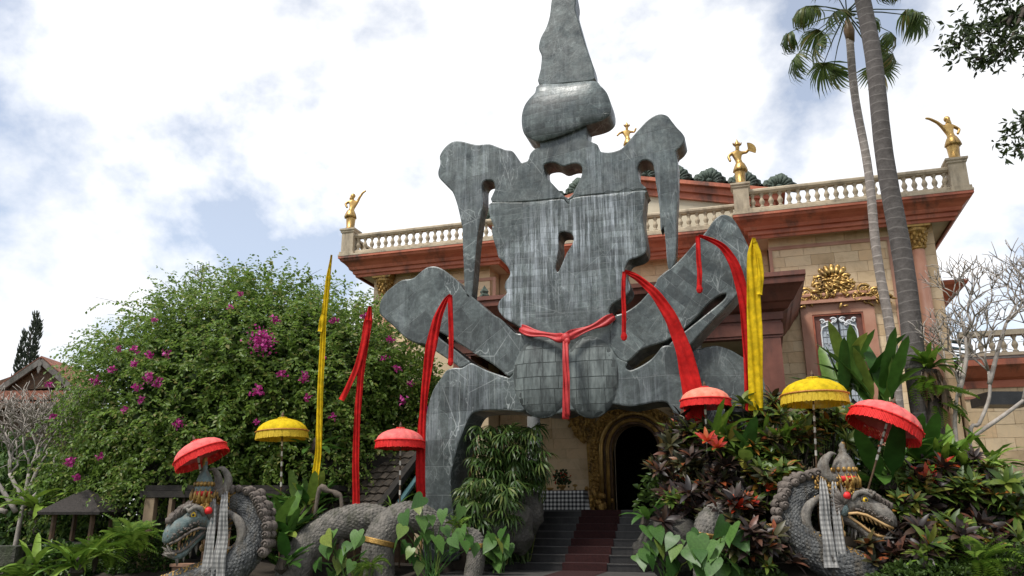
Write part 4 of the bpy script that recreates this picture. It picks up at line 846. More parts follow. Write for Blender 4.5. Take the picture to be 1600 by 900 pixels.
def naga(label, px0, py0, D, sgn, yaw, bodym, headm, coils, sn=1.0, cs=1.0):
    k = D / F * 1.0; org = at(px0, py0, D); base = Vector((org.x, org.y, .4)); t = thing('naga_statue', label, 'statue', base, 'stone nagas flanking the steps')
    ex = CR * sgn; ey = -CH; ez = Vector((0, 0, 1))
    def B(u, v, d=0): return org + ex * ((u - 1318) * k) + ez * ((775 - v) * k * 1.03) + ey * (d * k)
    ca, sa = math.cos(yaw), math.sin(yaw)
    def Hd(u, v, d=0):                 # head frame turned by yaw towards the viewer
        u = 1318 + (u - 1318) * sn if u > 1318 else u; a, b = u - 1306, d; return B(1306 + a * ca - b * sa * 1, v, a * sa + b * ca)
    path = spline([B(*p) for p in ((1312, 778, 0), (1290, 768, -6), (1262, 766, -10), (1244, 786, -8), (1240, 816, -2), (1256, 845, 4), (1290, 866, 6), (1335, 884, 4), (1390, 908, 0), (1440, 945, -6))], 8)
    rad = [r * k for r in lerp_list([13, 16, 18, 19.5, 20.5, 23.5, 27, 30, 32, 32], 8)]
    nk = MB().tube(path, rad, 18).build('neck', bodym, t, True); tag(scale_skin(path[10:], rad[10:]).build('scales', bodym, nk, False, fix=False), kind='stuff')
    for c_ in coils: c_(t, bodym)
    def loft(secs, m, name, n=14, par=None):
        vs = []; S_ = []
        for a_, b_ in zip(secs[:-1], secs[1:]): S_ += [tuple(p + (q - p) * f / 3 for p, q in zip(a_, b_)) for f in range(3)]
        secs = S_ + [secs[-1]]
        for u, top, bot, hw in secs:
            for j in range(n):
                a = 2 * PI * j / n; cx = math.cos(a); sx = math.sin(a); w_ = 1 + .10 * noise.noise(Vector((u * .11, sx * 2.2, cx * 2.2))) + .05 * noise.noise(Vector((u * .3, sx * 5, cx * 5))); vs.append(Hd(u, (top + bot) / 2 - sx * (bot - top) / 2 * w_, math.copysign(abs(cx) ** .8, cx) * hw * w_))
        q = len(secs); fs = [(i * n + j, i * n + (j + 1) % n, (i + 1) * n + (j + 1) % n, (i + 1) * n + j) for i in range(q - 1) for j in range(n)] + [tuple(range(n)), tuple((q - 1) * n + j for j in range(n))]
        return MB().add(vs, fs).build(name, m, par or t, True)
    head = loft([(1296, 776, 802, 15), (1306, 770, 806, 21), (1320, 768, 803, 23), (1337, 769, 798, 22), (1348, 770, 802, 21), (1358, 777, 807, 19), (1371, 783, 814, 18.5), (1382, 787, 818, 18), (1390, 794, 820, 14), (1397, 803, 818, 6)], headm, 'head', 20)
    loft([(1306, 792, 812, 15), (1322, 799, 817, 16), (1336, 811, 827, 15), (1348, 821, 837, 13), (1360, 828, 842, 11), (1372, 831, 841, 8), (1382, 831, 835, 4)], headm, 'jaw', 14, head)
    for s in (-1, 1):
        ey_ = MB().blob(Hd(1347, 781, s * 17), 5.2 * k, n=12, m=8).build('eye', M['eye'], head, True); MB().blob(Hd(1348.5, 781, s * 20.6), 2.3 * k, n=8, m=6).build('pupil', M['black'], head, True)
        MB().tube([Hd(*q) for q in ((1341, 784, s * 20), (1343, 776.5, s * 20.5), (1348, 774.5, s * 20), (1353, 778, s * 19), (1354, 783, s * 18.5))], 1.7 * k, 6).build('eyelid', M['ngrey'], head, True)
        lp = MB(); lp.tube([Hd(u, v, s * d) for u, v, d in ((1318, 800, 21), (1332, 799, 21.5), (1347, 802, 20.5), (1360, 808, 18.5), (1374, 815, 17), (1388, 820, 12))], 2.1 * k, 6); lp.tube([Hd(u, v, s * d) for u, v, d in ((1318, 803, 17), (1334, 813, 15.5), (1348, 823, 13.5), (1362, 830, 10.5), (1378, 832, 6))], 2.1 * k, 6)
        for j in range(3): lp.tube([Hd(1376 + math.cos(a) * (5 - a * .5) + j * 3, 796 + j * 5 + math.sin(a) * (5 - a * .5), s * (15 - j)) for a in [x * .8 for x in range(8)]], 1.1 * k, 5)
        lp.build('lips', M['tooth'] if headm is M['ngrey'] else M['mane'], head, True)
        fm = MB()
        for j in range(9):
            a = 1.5 + j * .30; u0, v0 = 1309 + math.cos(a) * 9, 795 - math.sin(a) * 11; fm.tube([Hd(u0, v0, s * 20), Hd(u0 + math.cos(a) * 9 - 2, v0 - math.sin(a) * 10, s * 25), Hd(u0 + math.cos(a) * 15 - 7, v0 - math.sin(a) * 13 - 5, s * 26)], [3.6 * k, 2.6 * k, .3 * k], 6)
        fm.build('flame_fins', M['olive'] if j % 2 else M['ngrey'], head, True)
        br = MB(); br.tube([Hd(u, v, s * d) for u, v, d in ((1326, 782, 22), (1334, 772, 22), (1346, 770, 20), (1358, 776, 18), (1366, 770, 15))], [2.5 * k, 4 * k, 4.5 * k, 3.5 * k, 1 * k], 8)
        for j in range(7): br.blob(Hd(1334 + j * 5, 768 + (j - 3) ** 2 * .4, s * 15), 3.2 * k, n=7, m=5)
        for j in range(5): br.blob(Hd(1386 + (j % 2) * 4, 800 + j * 3, s * (6 + j)), 3.4 * k, n=7, m=5)
        br.build('brow', M['ngrey'], head, True)
        MB().blob(Hd(1311, 793, s * 19), 9 * k, (1, .7, 1.25), 12, 8).build('cheek', M['nblue'], head, True)
        for j in range(8):
            u = 1332 + j * 7; v = 799 + j * 2.7; d = s * (17 - j * .9); tl_ = (1.6 if j == 1 else 1) * random.uniform(.6, 1); MB().tube([Hd(u, v - 2, d), Hd(u + 1.5, v + 4.5 * tl_, d), Hd(u + 3, v + 6.5 * tl_, d * .96)], [1.9 * k, 1.3 * k, .2 * k], 6).build('tooth', M['tooth'], head, True)
        for j in range(6):
            u = 1336 + j * 7; v = 815 + j * 3.2; d = s * (13 - j * .9); MB().tube([Hd(u, v + 4, d), Hd(u + 1, v - random.uniform(1, 4), d)], [1.7 * k, .2 * k], 6).build('tooth', M['tooth'], head, True)
        MB().tube([Hd(*q) for q in ((1308, 802, s * 20), (1309, 816, s * 21), (1307, 824, s * 21))], 1.2 * k, 6).blob(Hd(1307, 827, s * 21), 4.5 * k, (1, 1, 1.3), 8, 6).build('earring', M['tooth'], head, True)
        hn = MB(); hn.tube(spline([Hd(*q) for q in ((1308, 752, s * 16), (1296, 748, s * 20), (1293, 730, s * 22), (1302, 716, s * 20), (1311, 716, s * 18))], 4), [c * k for c in lerp_list([7, 8, 6, 4, 1], 4)], 8); hn.build('horn', M['ngrey'], head, True)
    cs_ = MB()
    for j in range(11):
        u = 1334 + j * 5.6; vt = 770 + max(0, u - 1352) * .52; hgt = random.uniform(6, 11)
        for d in (-7, 0, 7): cs_.tube([Hd(u, vt + 3, d), Hd(u + 1, vt - hgt * .5, d * 1.2), Hd(u - 5, vt - hgt, d * 1.3)], [3.2 * k, 2.4 * k, .3 * k], 6)
    for s in (-1, 1):
        for j in range(12):
            a = .9 + j * .28; r0 = 17 + (j % 3) * 3; cs_.tube([Hd(1312, 788, s * 22), Hd(1312 + math.cos(a) * r0 * .6, 788 - math.sin(a) * r0 * .7, s * 25), Hd(1312 + math.cos(a) * r0 - 3, 788 - math.sin(a) * r0 * 1.2 - 3, s * 26)], [3 * k, 2.8 * k, .3 * k], 6)
        for j in range(26): cs_.blob(Hd(random.uniform(1330, 1390), 0, 0) * 0 + Hd(1332 + j * 2.2, 792 + j * .75 + random.uniform(-5, 2), s * (20.5 - max(0, j - 12) * .35)), random.uniform(1, 2) * k, n=6, m=4)
    cs_.build('carved_crest', M['mane'], head, True)
    tg = MB()
    for j in range(9): a = (j - 4) * .22; tg.tube([Hd(1356, 832, j - 4), Hd(1376, 834 + math.sin(j * 2) * 4, (j - 4) * 2), Hd(1390 + (j % 3) * 3, 826 + math.sin(j * 1.7) * 8, (j - 4) * 3)], [3 * k, 2.4 * k, .4 * k], 6)
    for j in range(12): tg.tube([Hd(1322 + j * 4, 818 + j * 2, (j % 3 - 1) * 5), Hd(1318 + j * 4.3, 832 + j * 1.6, (j % 3 - 1) * 8)], [3 * k, .4 * k], 5)
    tg.build('tongue_and_beard', M['ngrey'], head, True)
    MB().blob(Hd(1318, 775, 24), 6 * k, n=10, m=7).build('pompom', M['redgem'], head, True)
    cm_ = MB(xf=lambda p: Hd(1324 + p.x * cs, 756 - p.z * (.4 + .6 * cs), p.y * cs)); cm_.lathe([(20, -4), (23, 4), (25, 16), (24, 26), (19, 37), (12, 45), (8, 50), (9, 54), (6, 58), (7, 62), (3, 66), (0, 69)], 18); cr_ = cm_.build('crown', headm if headm is M['nblue'] else M['ngrey'], head, True)
    cm_ = MB(xf=lambda p: Hd(1324 + p.x * cs, 756 - p.z * (.4 + .6 * cs), p.y * cs)); cm_.lathe([(21, -1), (25.2, 3), (26.2, 9), (24.5, 10), (22, 0)], 18); cm_.build('red_band', M['redgem'], cr_, True)
    gd = MB()
    for j in range(14): a = 2 * PI * j / 14; gd.blob(Hd(1324 + math.cos(a) * 24 * cs, 738, math.sin(a) * 24 * cs), 3.4 * k, (1, 1, 1.2), 7, 5)
    for j in range(300):
        a = random.uniform(0, 2 * PI); gd.blob(Hd(1320 + math.cos(a) * random.uniform(17, 27), 762 + random.gauss(0, 6), math.sin(a) * 24), random.uniform(.9, 2.4) * k, (1, 1, random.uniform(1, 2.2)), 6, 4)
    for j in range(16): a = 2 * PI * j / 16; p = (1320 + math.cos(a) * 25, math.sin(a) * 24); gd.tube([Hd(p[0], 764, p[1]), Hd(p[0] + 2, 752, p[1] * 1.12), Hd(p[0] - 1, 744, p[1] * 1.05)], [3 * k, 2 * k, .3 * k], 6)
    for j in range(8): gd.blob(Hd(1326, 706 + random.gauss(0, 3), 0), 4 * k, n=6, m=4)
    tag(gd.build('crown_ornament', M['olive'], cr_, True), kind='stuff')
    co = MB()
    for s in (-1, 1):
        for j in range(320): q = random.random(); co.blob(Hd(1288 + random.gauss(4, 8) * (1.25 - q), 748 + q * 56, s * (19 + random.uniform(0, 5))), random.uniform(1.0, 2.3) * k, (1, 1, random.uniform(1, 2)), 6, 4)
    tag(co.build('gilded_collar', M['olive'], head, True), kind='stuff')
    gl = MB()
    for i in range(14, 62):
        p = path[i]; t_ = (path[i + 1] - path[i - 1]).normalized(); inner = ey.cross(t_) * (1 if (ey.cross(t_)).dot(B(1290, 815) - p) > 0 else -1)
        for j in range(12): a = random.uniform(0, .75); gl.blob(p + (inner * math.cos(a) + ey * math.sin(a)) * rad[i] * 1.0 + t_ * random.uniform(-2, 2) * k, random.uniform(1.0, 2.2) * k, n=6, m=4)
    tag(gl.build('gilded_belly_band', M['olive'], nk, True), kind='stuff')
    mn = MB()
    for i in range(6, 36, 2):
        p = path[i]; t_ = (path[i + 1] - path[i - 1]).normalized(); out = ey.cross(t_); out = out if out.dot(B(1290, 815) - p) < 0 else -out
        for j in range(3):
            q = p + out * rad[i] * random.uniform(.9, 1.35) + ey * rad[i] * (j - 1) * .75; r = random.uniform(5.5, 9) * k; mn.blob(q, r, (1, .85, 1), 9, 6)
            mn.tube([q + ex * math.cos(a) * r * (.75 - a * .08) + ez * math.sin(a) * r * (.75 - a * .08) + ey * r * .75 for a in [x * .9 for x in range(8)]], r * .2, 5); mn.blob(q + ey * r * .95, r * .28, n=6, m=4)
    mn.build('curled_mane', M['mane'], nk, True)
    MB().tube(spline([B(*q) for q in ((1278, 776, 14), (1258, 790, 16), (1252, 812, 14), (1262, 828, 12), (1272, 826, 12))], 5), [c * k for c in lerp_list([4, 7, 8, 6, 2], 5)], 8).build('curl', M['ngrey'], nk, True)
    sc_ = thing('temple_scarf', 'grey checked scarf hanging from the %s naga neck' % ('teal headed' if headm is M['nblue'] else 'grey headed'), 'scarf', B(1275, 872, 30))
    C = spline([B(*q) for q in ((1284, 748, 10), (1279, 762, 27), (1276, 800, 29), (1275, 840, 33), (1275, 872, 34))], 6)
    ribbon(MB(), C, [c * k for c in lerp_list([7, 11, 15, 18, 21], 6)], thick=.01, waves=2.4, amp=.02, across=13).build('scarf', M['poleng'], sc_, True, fix=False)
    ribbon(MB(), [c + ex * (18 * k) + ez * .02 - ey * .05 for c in C[3:]], [c * k * .6 for c in lerp_list([8, 14, 20, 24, 27], 6)][3:], thick=.01, waves=2, amp=.02, across=9, seed=3).build('scarf_end', M['poleng'], sc_, True, fix=False)
    return t
def coil(pts, D, rpx, m=None, bands=()):
    def go(t, bm_):
        path = spline([at(x, y, D + d) for x, y, d in pts], 8); rad = [r / F * D for r in lerp_list(rpx, 8)]
        c = MB().tube(path, rad, 18).build('coil', m or bm_, t, True); tag(scale_skin(path, rad, 24, .008).build('scales', m or bm_, c, False, fix=False), kind='stuff')
        for f in bands:
            i = int(f * (len(path) - 2)); g = MB()
            for j in range(5):
                p = path[i].lerp(path[i + 1], j * .28); fr = frames(path)[i]; g.tube([p + (fr[1] * math.cos(a) + fr[2] * math.sin(a)) * (rad[i] + .012) for a in [2 * PI * q / 20 for q in range(21)]], .022, 6)
            g.build('gilded_ring', M['olive'], c, True)
    return go
naga('stone naga with teal muzzle and red headband under the bougainvillea', 318, 798, 15.8, -1, R_(38), M['scale'], M['nblue'],
     [coil([(440, 960, -.5), (456, 900, -.2), (474, 862, 0), (505, 832, .15), (545, 815, .2), (590, 813, .3), (622, 835, .5)], 16.9, [23, 23, 24, 25, 24, 22, 18], M['nstone'], (.12,)),
      coil([(596, 950, 0), (590, 890, 0), (594, 845, 0), (616, 816, .1), (650, 808, .25), (684, 828, .4), (712, 842, .5), (738, 842, .5), (744, 865, .45), (738, 905, .4)], 16.6, [24, 24, 24, 24, 22, 20, 17, 15, 14, 13], M['nstone'], (.22, .86))], .66, .66)
naga('stone naga with grey muzzle and yellow eyes among the crotons', 1318, 775, 14.4, 1, R_(14), M['scale'], M['ngrey'],
     [coil([(1102, 900, .2), (1104, 850, .1), (1108, 822, .1), (1124, 806, .3), (1150, 812, .8), (1180, 850, 1.2)], 14.6, [17, 17, 21, 20, 17, 15], M['nstone'], (.3,))], .86, .78)
# ------------------------------------------------------------------ leaf meshes
def leafmesh(name, m, prof, L_, curve, fold=.25, seg=6, wav=0, cup=0):
    """prof(t) half width; curve = total bend in radians; leaf grows along +Y from the origin, bending down"""
    vs = []; y = z = 0; a = 0
    for i in range(seg + 1):
        t = i / seg; w = prof(t) * L_; wz = wav * math.sin(i * 2.3) * w
        nx = Vector((0, -math.sin(a), math.cos(a)))
        for s in (-1, 0, 1):
            p = Vector((s * w, y, z)) + nx * (abs(s) * w * fold + wz * s); vs.append(p)
        a -= curve / seg; y += math.cos(a) * L_ / seg; z += math.sin(a) * L_ / seg
    fs = []
    for i in range(seg):
        q = i * 3; fs += [(q, q + 1, q + 4, q + 3), (q + 1, q + 2, q + 5, q + 4)]
    me = MB().add(vs, fs).mesh(name, True); me.materials.append(m); return me
strapP = lambda t: .075 * min(1, t * 5 + .15) * (1 - t ** 5) ** .6; lanceP = lambda t: .17 * math.sin(PI * min(1, t * .94 + .06)) ** .8
STRAP = [leafmesh('leaf', M['strap'], lambda t: .075 * min(1, t * 4 + .15) * max(0, 1 - t ** 4) ** .6, 1, c, .35, 8, .1) for c in (.5, 1.0, 1.5)]
NEST = [leafmesh('leaf', M['fern'], lambda t: .085 * min(1, t * 3 + .2) * max(0, 1 - t ** 3) ** .7, 1, c, .3, 8, .22) for c in (.6, 1.0, 1.5)]
HELI = [leafmesh('leaf', M['strap'], lambda t: .12 * min(1, max(0, t - .18) * 6 + .05) * max(0, 1 - t ** 4) ** .6, 1, c, .22, 10, .08) for c in (.15, .4, .9)]
GRASS = [leafmesh('leaf', M['fern'], lambda t: .03 * max(0, 1 - t ** 2), 1, c, .4, 6) for c in (1.0, 1.7, 2.2)]
def heartleaf(m):
    out = [(0, -.12), (.14, -.24), (.32, -.27), (.45, -.14), (.47, .08), (.40, .32), (.25, .58), (.10, .82), (0, 1.0)]
    vs = [(0, 0, 0), (0, .35, -.02), (0, .7, -.08)]; fs = []
    R1 = [(x, y, .10 * x - .16 * y * y - .12 * x * x + .02 * math.sin(9 * y)) for x, y in out]; L1 = [(-x, y, z) for x, y, z in R1[:-1]]
    vs += R1 + L1; r = 3; l = 3 + len(R1); tip = r + 8
    for a, b, c in ((0, 1, 0), (1, 2, 0), (2, 3, 0), (3, 4, 0)): fs += [(0, r + a, r + b), (0, l + b, l + a)]
    fs += [(0, r + 4, 1), (1, r + 4, r + 5), (1, r + 5, r + 6), (1, r + 6, 2), (2, r + 6, r + 7), (2, r + 7, tip), (0, 1, l + 4), (1, l + 5, l + 4), (1, l + 6, l + 5), (1, 2, l + 6), (2, l + 7, l + 6), (2, tip, l + 7)]
    me = MB().add(vs, fs).mesh('leaf', True); me.materials.append(m); return me
HEART = heartleaf(M['taro'])
def rosette(m, n, L_, prof, tilt=(.2, 1.2), curve=.6, seg=4, seed=0):
    rn = random.Random(seed); mb = MB()
    for i in range(n):
        az = i * 2.4 + rn.uniform(-.3, .3); el = tilt[1] - (tilt[1] - tilt[0]) * (i / n); l = L_ * rn.uniform(.7, 1.1); tw = rn.uniform(-.4, .4)
        Rm = Matrix.Rotation(az, 3, 'Z') @ Matrix.Rotation(el, 3, 'X') @ Matrix.Rotation(tw, 3, 'Y'); y = z = a = 0; vs = []
        for k in range(seg + 1):
            t = k / seg; w = prof(t) * l
            for s in (-1, 0, 1): vs.append(Rm @ Vector((s * w, y, z + abs(s) * w * .3)))
            a -= curve / seg; y += math.cos(a) * l / seg; z += math.sin(a) * l / seg
        mb.add(vs, [f for k in range(seg) for q in [k * 3] for f in ((q, q + 1, q + 4, q + 3), (q + 1, q + 2, q + 5, q + 4))])
    me = mb.mesh('leaf_cluster', True); me.materials.append(m); return me
crP = lambda t: .15 * math.sin(PI * min(1, t * .9 + .08)) ** .9
CROT = [rosette(M['croton'], 13, .34, crP, seed=1), rosette(M['croton'], 15, .30, crP, seed=2), rosette(M['purple'], 13, .36, crP, seed=3), rosette(M['purple'], 12, .40, crP, seed=4)]
CROTG = [rosette(M['crotong'], 13, .34, crP, seed=5), rosette(M['crotong'], 12, .40, crP, seed=6)]
REDR = [rosette(M['redleaf'], 8, .30, crP, (.3, 1.3), .4, seed=7)]
def fanmesh(m, n, L_, spread, w, droop, seed=0, stalk=0):
    rn = random.Random(seed); mb = MB()
    if stalk: mb.tube([(0, -stalk, 0), (0, -stalk / 2, .04), (0, 0, 0)], [.018 * L_ + .006, .012 * L_ + .004, .01], 5)
    for i in range(n):
        a = -spread / 2 + spread * i / (n - 1) + rn.uniform(-.03, .03); l = L_ * (1 - .22 * abs(a) / (spread / 2)) * rn.uniform(.9, 1.05); y = z = b = 0; vs = []; ca, sa = math.cos(a), math.sin(a)
        for k in range(5):
            t = k / 4; ww = w * l * (.35 + t * 1.3 if t < .5 else 1.0 * (1 - (t - .5) * 1.9))
            for s in (-1, 1): vs.append((sa * y + ca * s * ww, ca * y - sa * s * ww, z + (abs(s) - 1) * 0 + s * ww * .3 * (1 if i % 2 else -1)))
            b -= droop / 4 * (1 + t) * rn.uniform(.7, 1.3); y += math.cos(b) * l / 4; z += math.sin(b) * l / 4
        mb.add(vs, [(k * 2, k * 2 + 1, k * 2 + 3, k * 2 + 2) for k in range(4)])
    me = mb.mesh('frond', True); me.materials.append(m); return me
RHAP = [fanmesh(M['rhapis'], 9, .42, 3.6, .055, .9, s) for s in (1, 2, 3)]
PALM = [fanmesh(M['palm'], 26, .95, 3.6, .034, d, s, 1.35) for s, d in ((1, .8), (2, 1.3), (3, 1.9))]
def aim(d, roll=0.0, up=Vector((0, 0, 1))):       # rotation taking +Y to d with +Z upwards
    d = Vector(d).normalized(); x = d.cross(up)
    x = x.normalized() if x.length > 1e-3 else Vector((1, 0, 0)); z = x.cross(d); m = Matrix((x, d, z)).transposed(); return m @ Matrix.Rotation(roll, 3, 'Y')
# ------------------------------------------------------------------ plants
def straplant(name, label, cat, base, n, L_, meshes, el=(.5, 1.4), group=None, jit=.1, m=None, wid=1.0):
    t = thing(name, label, cat, base, group)
    for i in range(n):
        az = i * 2.4 + random.uniform(-.3, .3); e = random.uniform(*el); d = Vector((math.cos(az) * math.cos(e), math.sin(az) * math.cos(e), math.sin(e))); l = L_ * random.uniform(.7, 1.1)
        inst(random.choice(meshes), 'leaf', t, Vector(base) + Vector((random.uniform(-jit, jit), random.uniform(-jit, jit), random.uniform(-.05, .1))), aim(d, random.uniform(-.3, .3)), (l * wid, l, l))
    MB().lathe([(.02, -.15), (.09 + jit * .5, -.05), (.05, .18), (0, .25)], 8, base).build('stem_base', M['dkbark'], t)
    return t
def taro(label, pts, D, group, size=(.21, .37), z0=.5):
    b = fl(sum(p[0] for p in pts) / len(pts), 850, D + .25, z0); t = thing('taro_plant', label, 'plant', b, group); sm = MB()
    pts = pts + [(x + random.gauss(0, 14), y + random.gauss(0, 12)) for x, y in pts[::2]]
    for x, y in pts:
        p = at(x, y, D + random.uniform(-.15, .25)); d = (-CH * random.uniform(.3, .9) + CR * random.uniform(-.6, .6) + Vector((0, 0, -random.uniform(.5, 1.1)))).normalized()
        inst(HEART, 'leaf', t, p - d * .16, aim(d, random.uniform(-.9, .9), (-CH * random.uniform(.4, 1) + Vector((0, 0, random.uniform(.3, 1)))).normalized()), random.uniform(*size)); r = b + Vector((random.uniform(-.12, .12), random.uniform(-.1, .1), 0))
        sm.tube([r, (r + p) / 2 + Vector((0, 0, .14)) + CH * .08, p - d * .16], [.014, .011, .007], 5)
    sm.build('stalks', M['strap'], t); return t
def scatterpx(n, x0, x1, y0, y1): return [(random.uniform(x0, x1), random.uniform(y0, y1)) for _ in range(n)]
taro('large heart leaved plant draped over the mossy naga coil', [(655, 800), (625, 835), (668, 838), (640, 868), (690, 812), (700, 835), (712, 850), (632, 815), (650, 850), (688, 852), (648, 885), (676, 818), (617, 852), (720, 838), (735, 846), (742, 862), (662, 822), (705, 862)], 15.9, 'heart leaved plants')
taro('heart leaved plant beneath the arch of the naga coil', [(508, 862), (540, 858), (555, 845), (562, 870), (530, 885), (545, 892), (500, 888), (575, 888), (515, 842), (520, 905), (560, 900)], 15.8, 'heart leaved plants')
taro('small heart leaved plant at the foot of the steps beside the rock', [(772, 845), (784, 855), (768, 868), (790, 870), (778, 885), (762, 850), (796, 862), (782, 838)], 16.8, 'heart leaved plants', (.26, .36))
taro('heart leaved plant spilling onto the steps below the crotons', [(1030, 838), (1045, 850), (1022, 862), (1062, 862), (1040, 880), (1010, 870), (1050, 892), (1020, 885), (1005, 882), (1068, 840), (1035, 862), (1058, 878), (1075, 858), (1080, 885)], 14.9, 'heart leaved plants')
taro('heart leaved plant before the right naga coil', [(1085, 870), (1165, 872), (1100, 868), (1120, 858), (1135, 875), (1110, 888), (1145, 862), (1150, 885), (1125, 895), (1095, 895), (1088, 848), (1160, 848), (1140, 835)], 13.9, 'heart leaved plants', (.28, .42), .6)
def rosebush(label, items, D, kinds, group, n=26, spread=(36, 28), sc=(.65, 1.15), z0=.8):
    x, y = items; b = fl(x, 870, D + .3, z0); t = thing('croton_bush', label, 'bush', b, group); sm = MB()
    for i in range(n):
        q = (x + random.gauss(0, spread[0] * .55), y + random.gauss(0, spread[1] * .55)); p = at(*q, D + random.uniform(-.35, .5)); d = (-CH * random.uniform(.1, 1) + CR * random.uniform(-.5, .5) + Vector((0, 0, random.uniform(.5, 1.2)))).normalized()
        Rm = aim(d, random.uniform(-3, 3)) @ Matrix.Rotation(-PI / 2, 3, 'X')
        inst(random.choice(kinds), 'leaf_cluster', t, p, Rm, random.uniform(*sc)); sm.tube([b + Vector((random.uniform(-.2, .2), random.uniform(-.1, .1), 0)), (b + p) / 2 + Vector((random.uniform(-.1, .1), .1, 0)), p], [.016, .012, .008], 5)
    sm.build('stems', M['dkbark'], t); return t
G1 = 'croton and cordyline bushes right of the steps'
for i, (x, y, D, kd, lb) in enumerate([
    (1066, 692, 16.3, CROT + CROTG[:1], 'dark bronze croton bush close to the doorway side of the steps'),
    (1085, 735, 15.9, CROT, 'dark purple croton bush below the coral umbrella'),
    (1072, 790, 15.6, CROT[2:] + CROTG[:1], 'deep maroon cordyline bush above the step edge'),
    (1068, 745, 16.4, CROT, 'bronze croton bush leaning over the upper steps'),
    (1095, 685, 16.2, CROTG + CROT[:1] + REDR, 'green and red croton bush under the coral umbrella fringe'),
    (1120, 760, 15.4, CROT[2:] + CROT[:1], 'purple leaved cordyline bush above the right naga coil'),
    (1150, 700, 15.7, CROT[:1] + CROTG, 'mixed bronze and green croton bush beneath the spotlight'),
    (1190, 650, 15.9, CROTG + CROT[:1], 'yellow green croton bush at the foot of the yellow banner'),
    (1165, 800, 14.9, CROT + REDR, 'dark croton bush with scarlet tips beside the right naga neck'),
    (1205, 745, 15.2, CROTG + CROT[:1], 'olive croton bush behind the right naga mane'),
    (1240, 690, 15.5, CROTG + CROT[:2], 'green and bronze croton bush below the bright yellow umbrella'),
    (1190, 855, 14.2, CROT + CROTG[:1], 'low dark croton bush beneath the right naga scarf'),
    (1420, 800, 14.6, CROT[2:3] + CROTG, 'maroon cordyline bush in front of the right naga snout'),
    (1450, 760, 14.9, CROTG + CROT[2:3] + REDR, 'orange tipped croton bush beside the right naga'),
    (1470, 850, 14.0, CROT[2:3] + CROTG, 'low purple cordyline bush right of the naga body'),
    (1520, 770, 14.8, CROTG + CROT[2:3], 'olive and pink croton bush below the bromeliads'),
    (1540, 850, 14.2, CROT[2:] + CROTG[:1], 'shaded maroon cordyline bush at the right of the bed'),
    (1400, 860, 14.3, CROT, 'small dark croton bush under the naga jaw'),
    (1590, 800, 14.9, CROTG + CROT[:1], 'dark green croton bush at the right end of the bed'),
    (1290, 660, 16.0, CROTG + CROT[:1], 'bronze croton bush under the bright yellow umbrella pole')]):
    rosebush(lb, (x, y), D, kd, G1, 38)
t = thing('cordyline_plant', 'scarlet cordyline sprouting among the crotons above the naga coil', 'plant', fl(1160, 790, 14.5, 1.2))
for x, y in ((1158, 785), (1172, 792), (1150, 797), (1105, 690), (1120, 700)): inst(REDR[0], 'leaf_cluster', t, at(x, y, 14.6 + random.random() * .4), aim(-CH + Vector((0, 0, 1))) @ Matrix.Rotation(-PI / 2, 3, 'X'), .95)
MB().tube([t.location, at(1160, 790, 14.8)], .02, 6).build('stem', M['dkbark'], t)
GB = 'broad leaved plants in the right bed'
def clump(name, label, cat, x, y, D, n, L_, ms, el, jit=.15, z=None, wid=1.0, group=GB):
    p = at(x, y, D); return straplant(name, label, cat, (p.x, p.y, p.z if z is None else z), n, L_, ms, el, group, jit, wid=wid)
clump('heliconia_plant', 'tall upright banana like leaves in front of the villa window', 'plant', 1335, 640, 17.0, 16, 1.9, HELI, (.95, 1.5), .4, wid=.72)
clump('heliconia_plant', 'tall upright broad leaves beside the thick palm trunk', 'plant', 1385, 650, 16.6, 14, 1.8, HELI, (.85, 1.5), .35, wid=.72)
clump('heliconia_plant', 'broad leaves spreading left of the bright yellow umbrella', 'plant', 1205, 700, 16.4, 11, 1.2, HELI, (.5, 1.35), .2)
clump('heliconia_plant', 'slanting strap leaves below the spotlight', 'plant', 1170, 730, 15.4, 10, 1.0, STRAP + HELI, (.4, 1.3), .15, wid=1.3)
clump('heliconia_plant', 'dark broad leaves behind the right naga crown', 'plant', 1390, 760, 15.2, 13, 1.35, HELI, (.3, 1.3), .2, wid=1.1)
clump('heliconia_plant', 'dark broad leaves under the leaning red umbrella', 'plant', 1440, 730, 15.6, 12, 1.3, HELI, (.3, 1.3), .25, wid=1.1)
clump('bromeliad_plant', 'bright strap leaved rosette below the frangipani fork', 'plant', 1500, 730, 15.4, 24, 1.0, NEST, (.45, 1.45), .1)
clump('bromeliad_plant', 'bright strap leaved rosette at the right end of the bed', 'plant', 1548, 735, 15.6, 22, .9, NEST, (.4, 1.4), .1)
clump('bromeliad_plant', 'low green rosette right of the naga body', 'plant', 1445, 880, 13.6, 12, .42, NEST, (.3, 1.2), .04)
clump('bromeliad_plant', 'small green rosette on the bank beside the steps', 'plant', 1010, 815, 15.6, 9, .75, STRAP, (.3, 1.2), .06, wid=1.4)
clump('grass_clump', 'arching grassy tuft at the right end of the bed', 'plant', 1580, 800, 14.9, 40, 1.1, GRASS, (.4, 1.4), .15)
clump('heliconia_plant', 'yellow green upright strap leaves left of the yellow banner foot', 'plant', 1125, 700, 15.6, 14, .95, NEST, (.7, 1.5), .15)
clump('heliconia_plant', 'fresh green upright leaves between yellow banner and yellow umbrella', 'plant', 1215, 700, 15.4, 16, 1.0, NEST, (.7, 1.5), .2)
clump('heliconia_plant', 'fresh green leaves under the leaning red umbrella rim', 'plant', 1460, 745, 15.3, 16, 1.0, NEST, (.5, 1.5), .2)
clump('heliconia_plant', 'dark broad leaves in front of the annex wall', 'plant', 1490, 770, 16.6, 12, 1.2, HELI, (.7, 1.5), .3)
clump('heliconia_plant', 'dark broad leaves between the crotons and coral umbrella', 'plant', 1230, 790, 15.9, 11, 1.2, HELI, (.5, 1.4), .25)
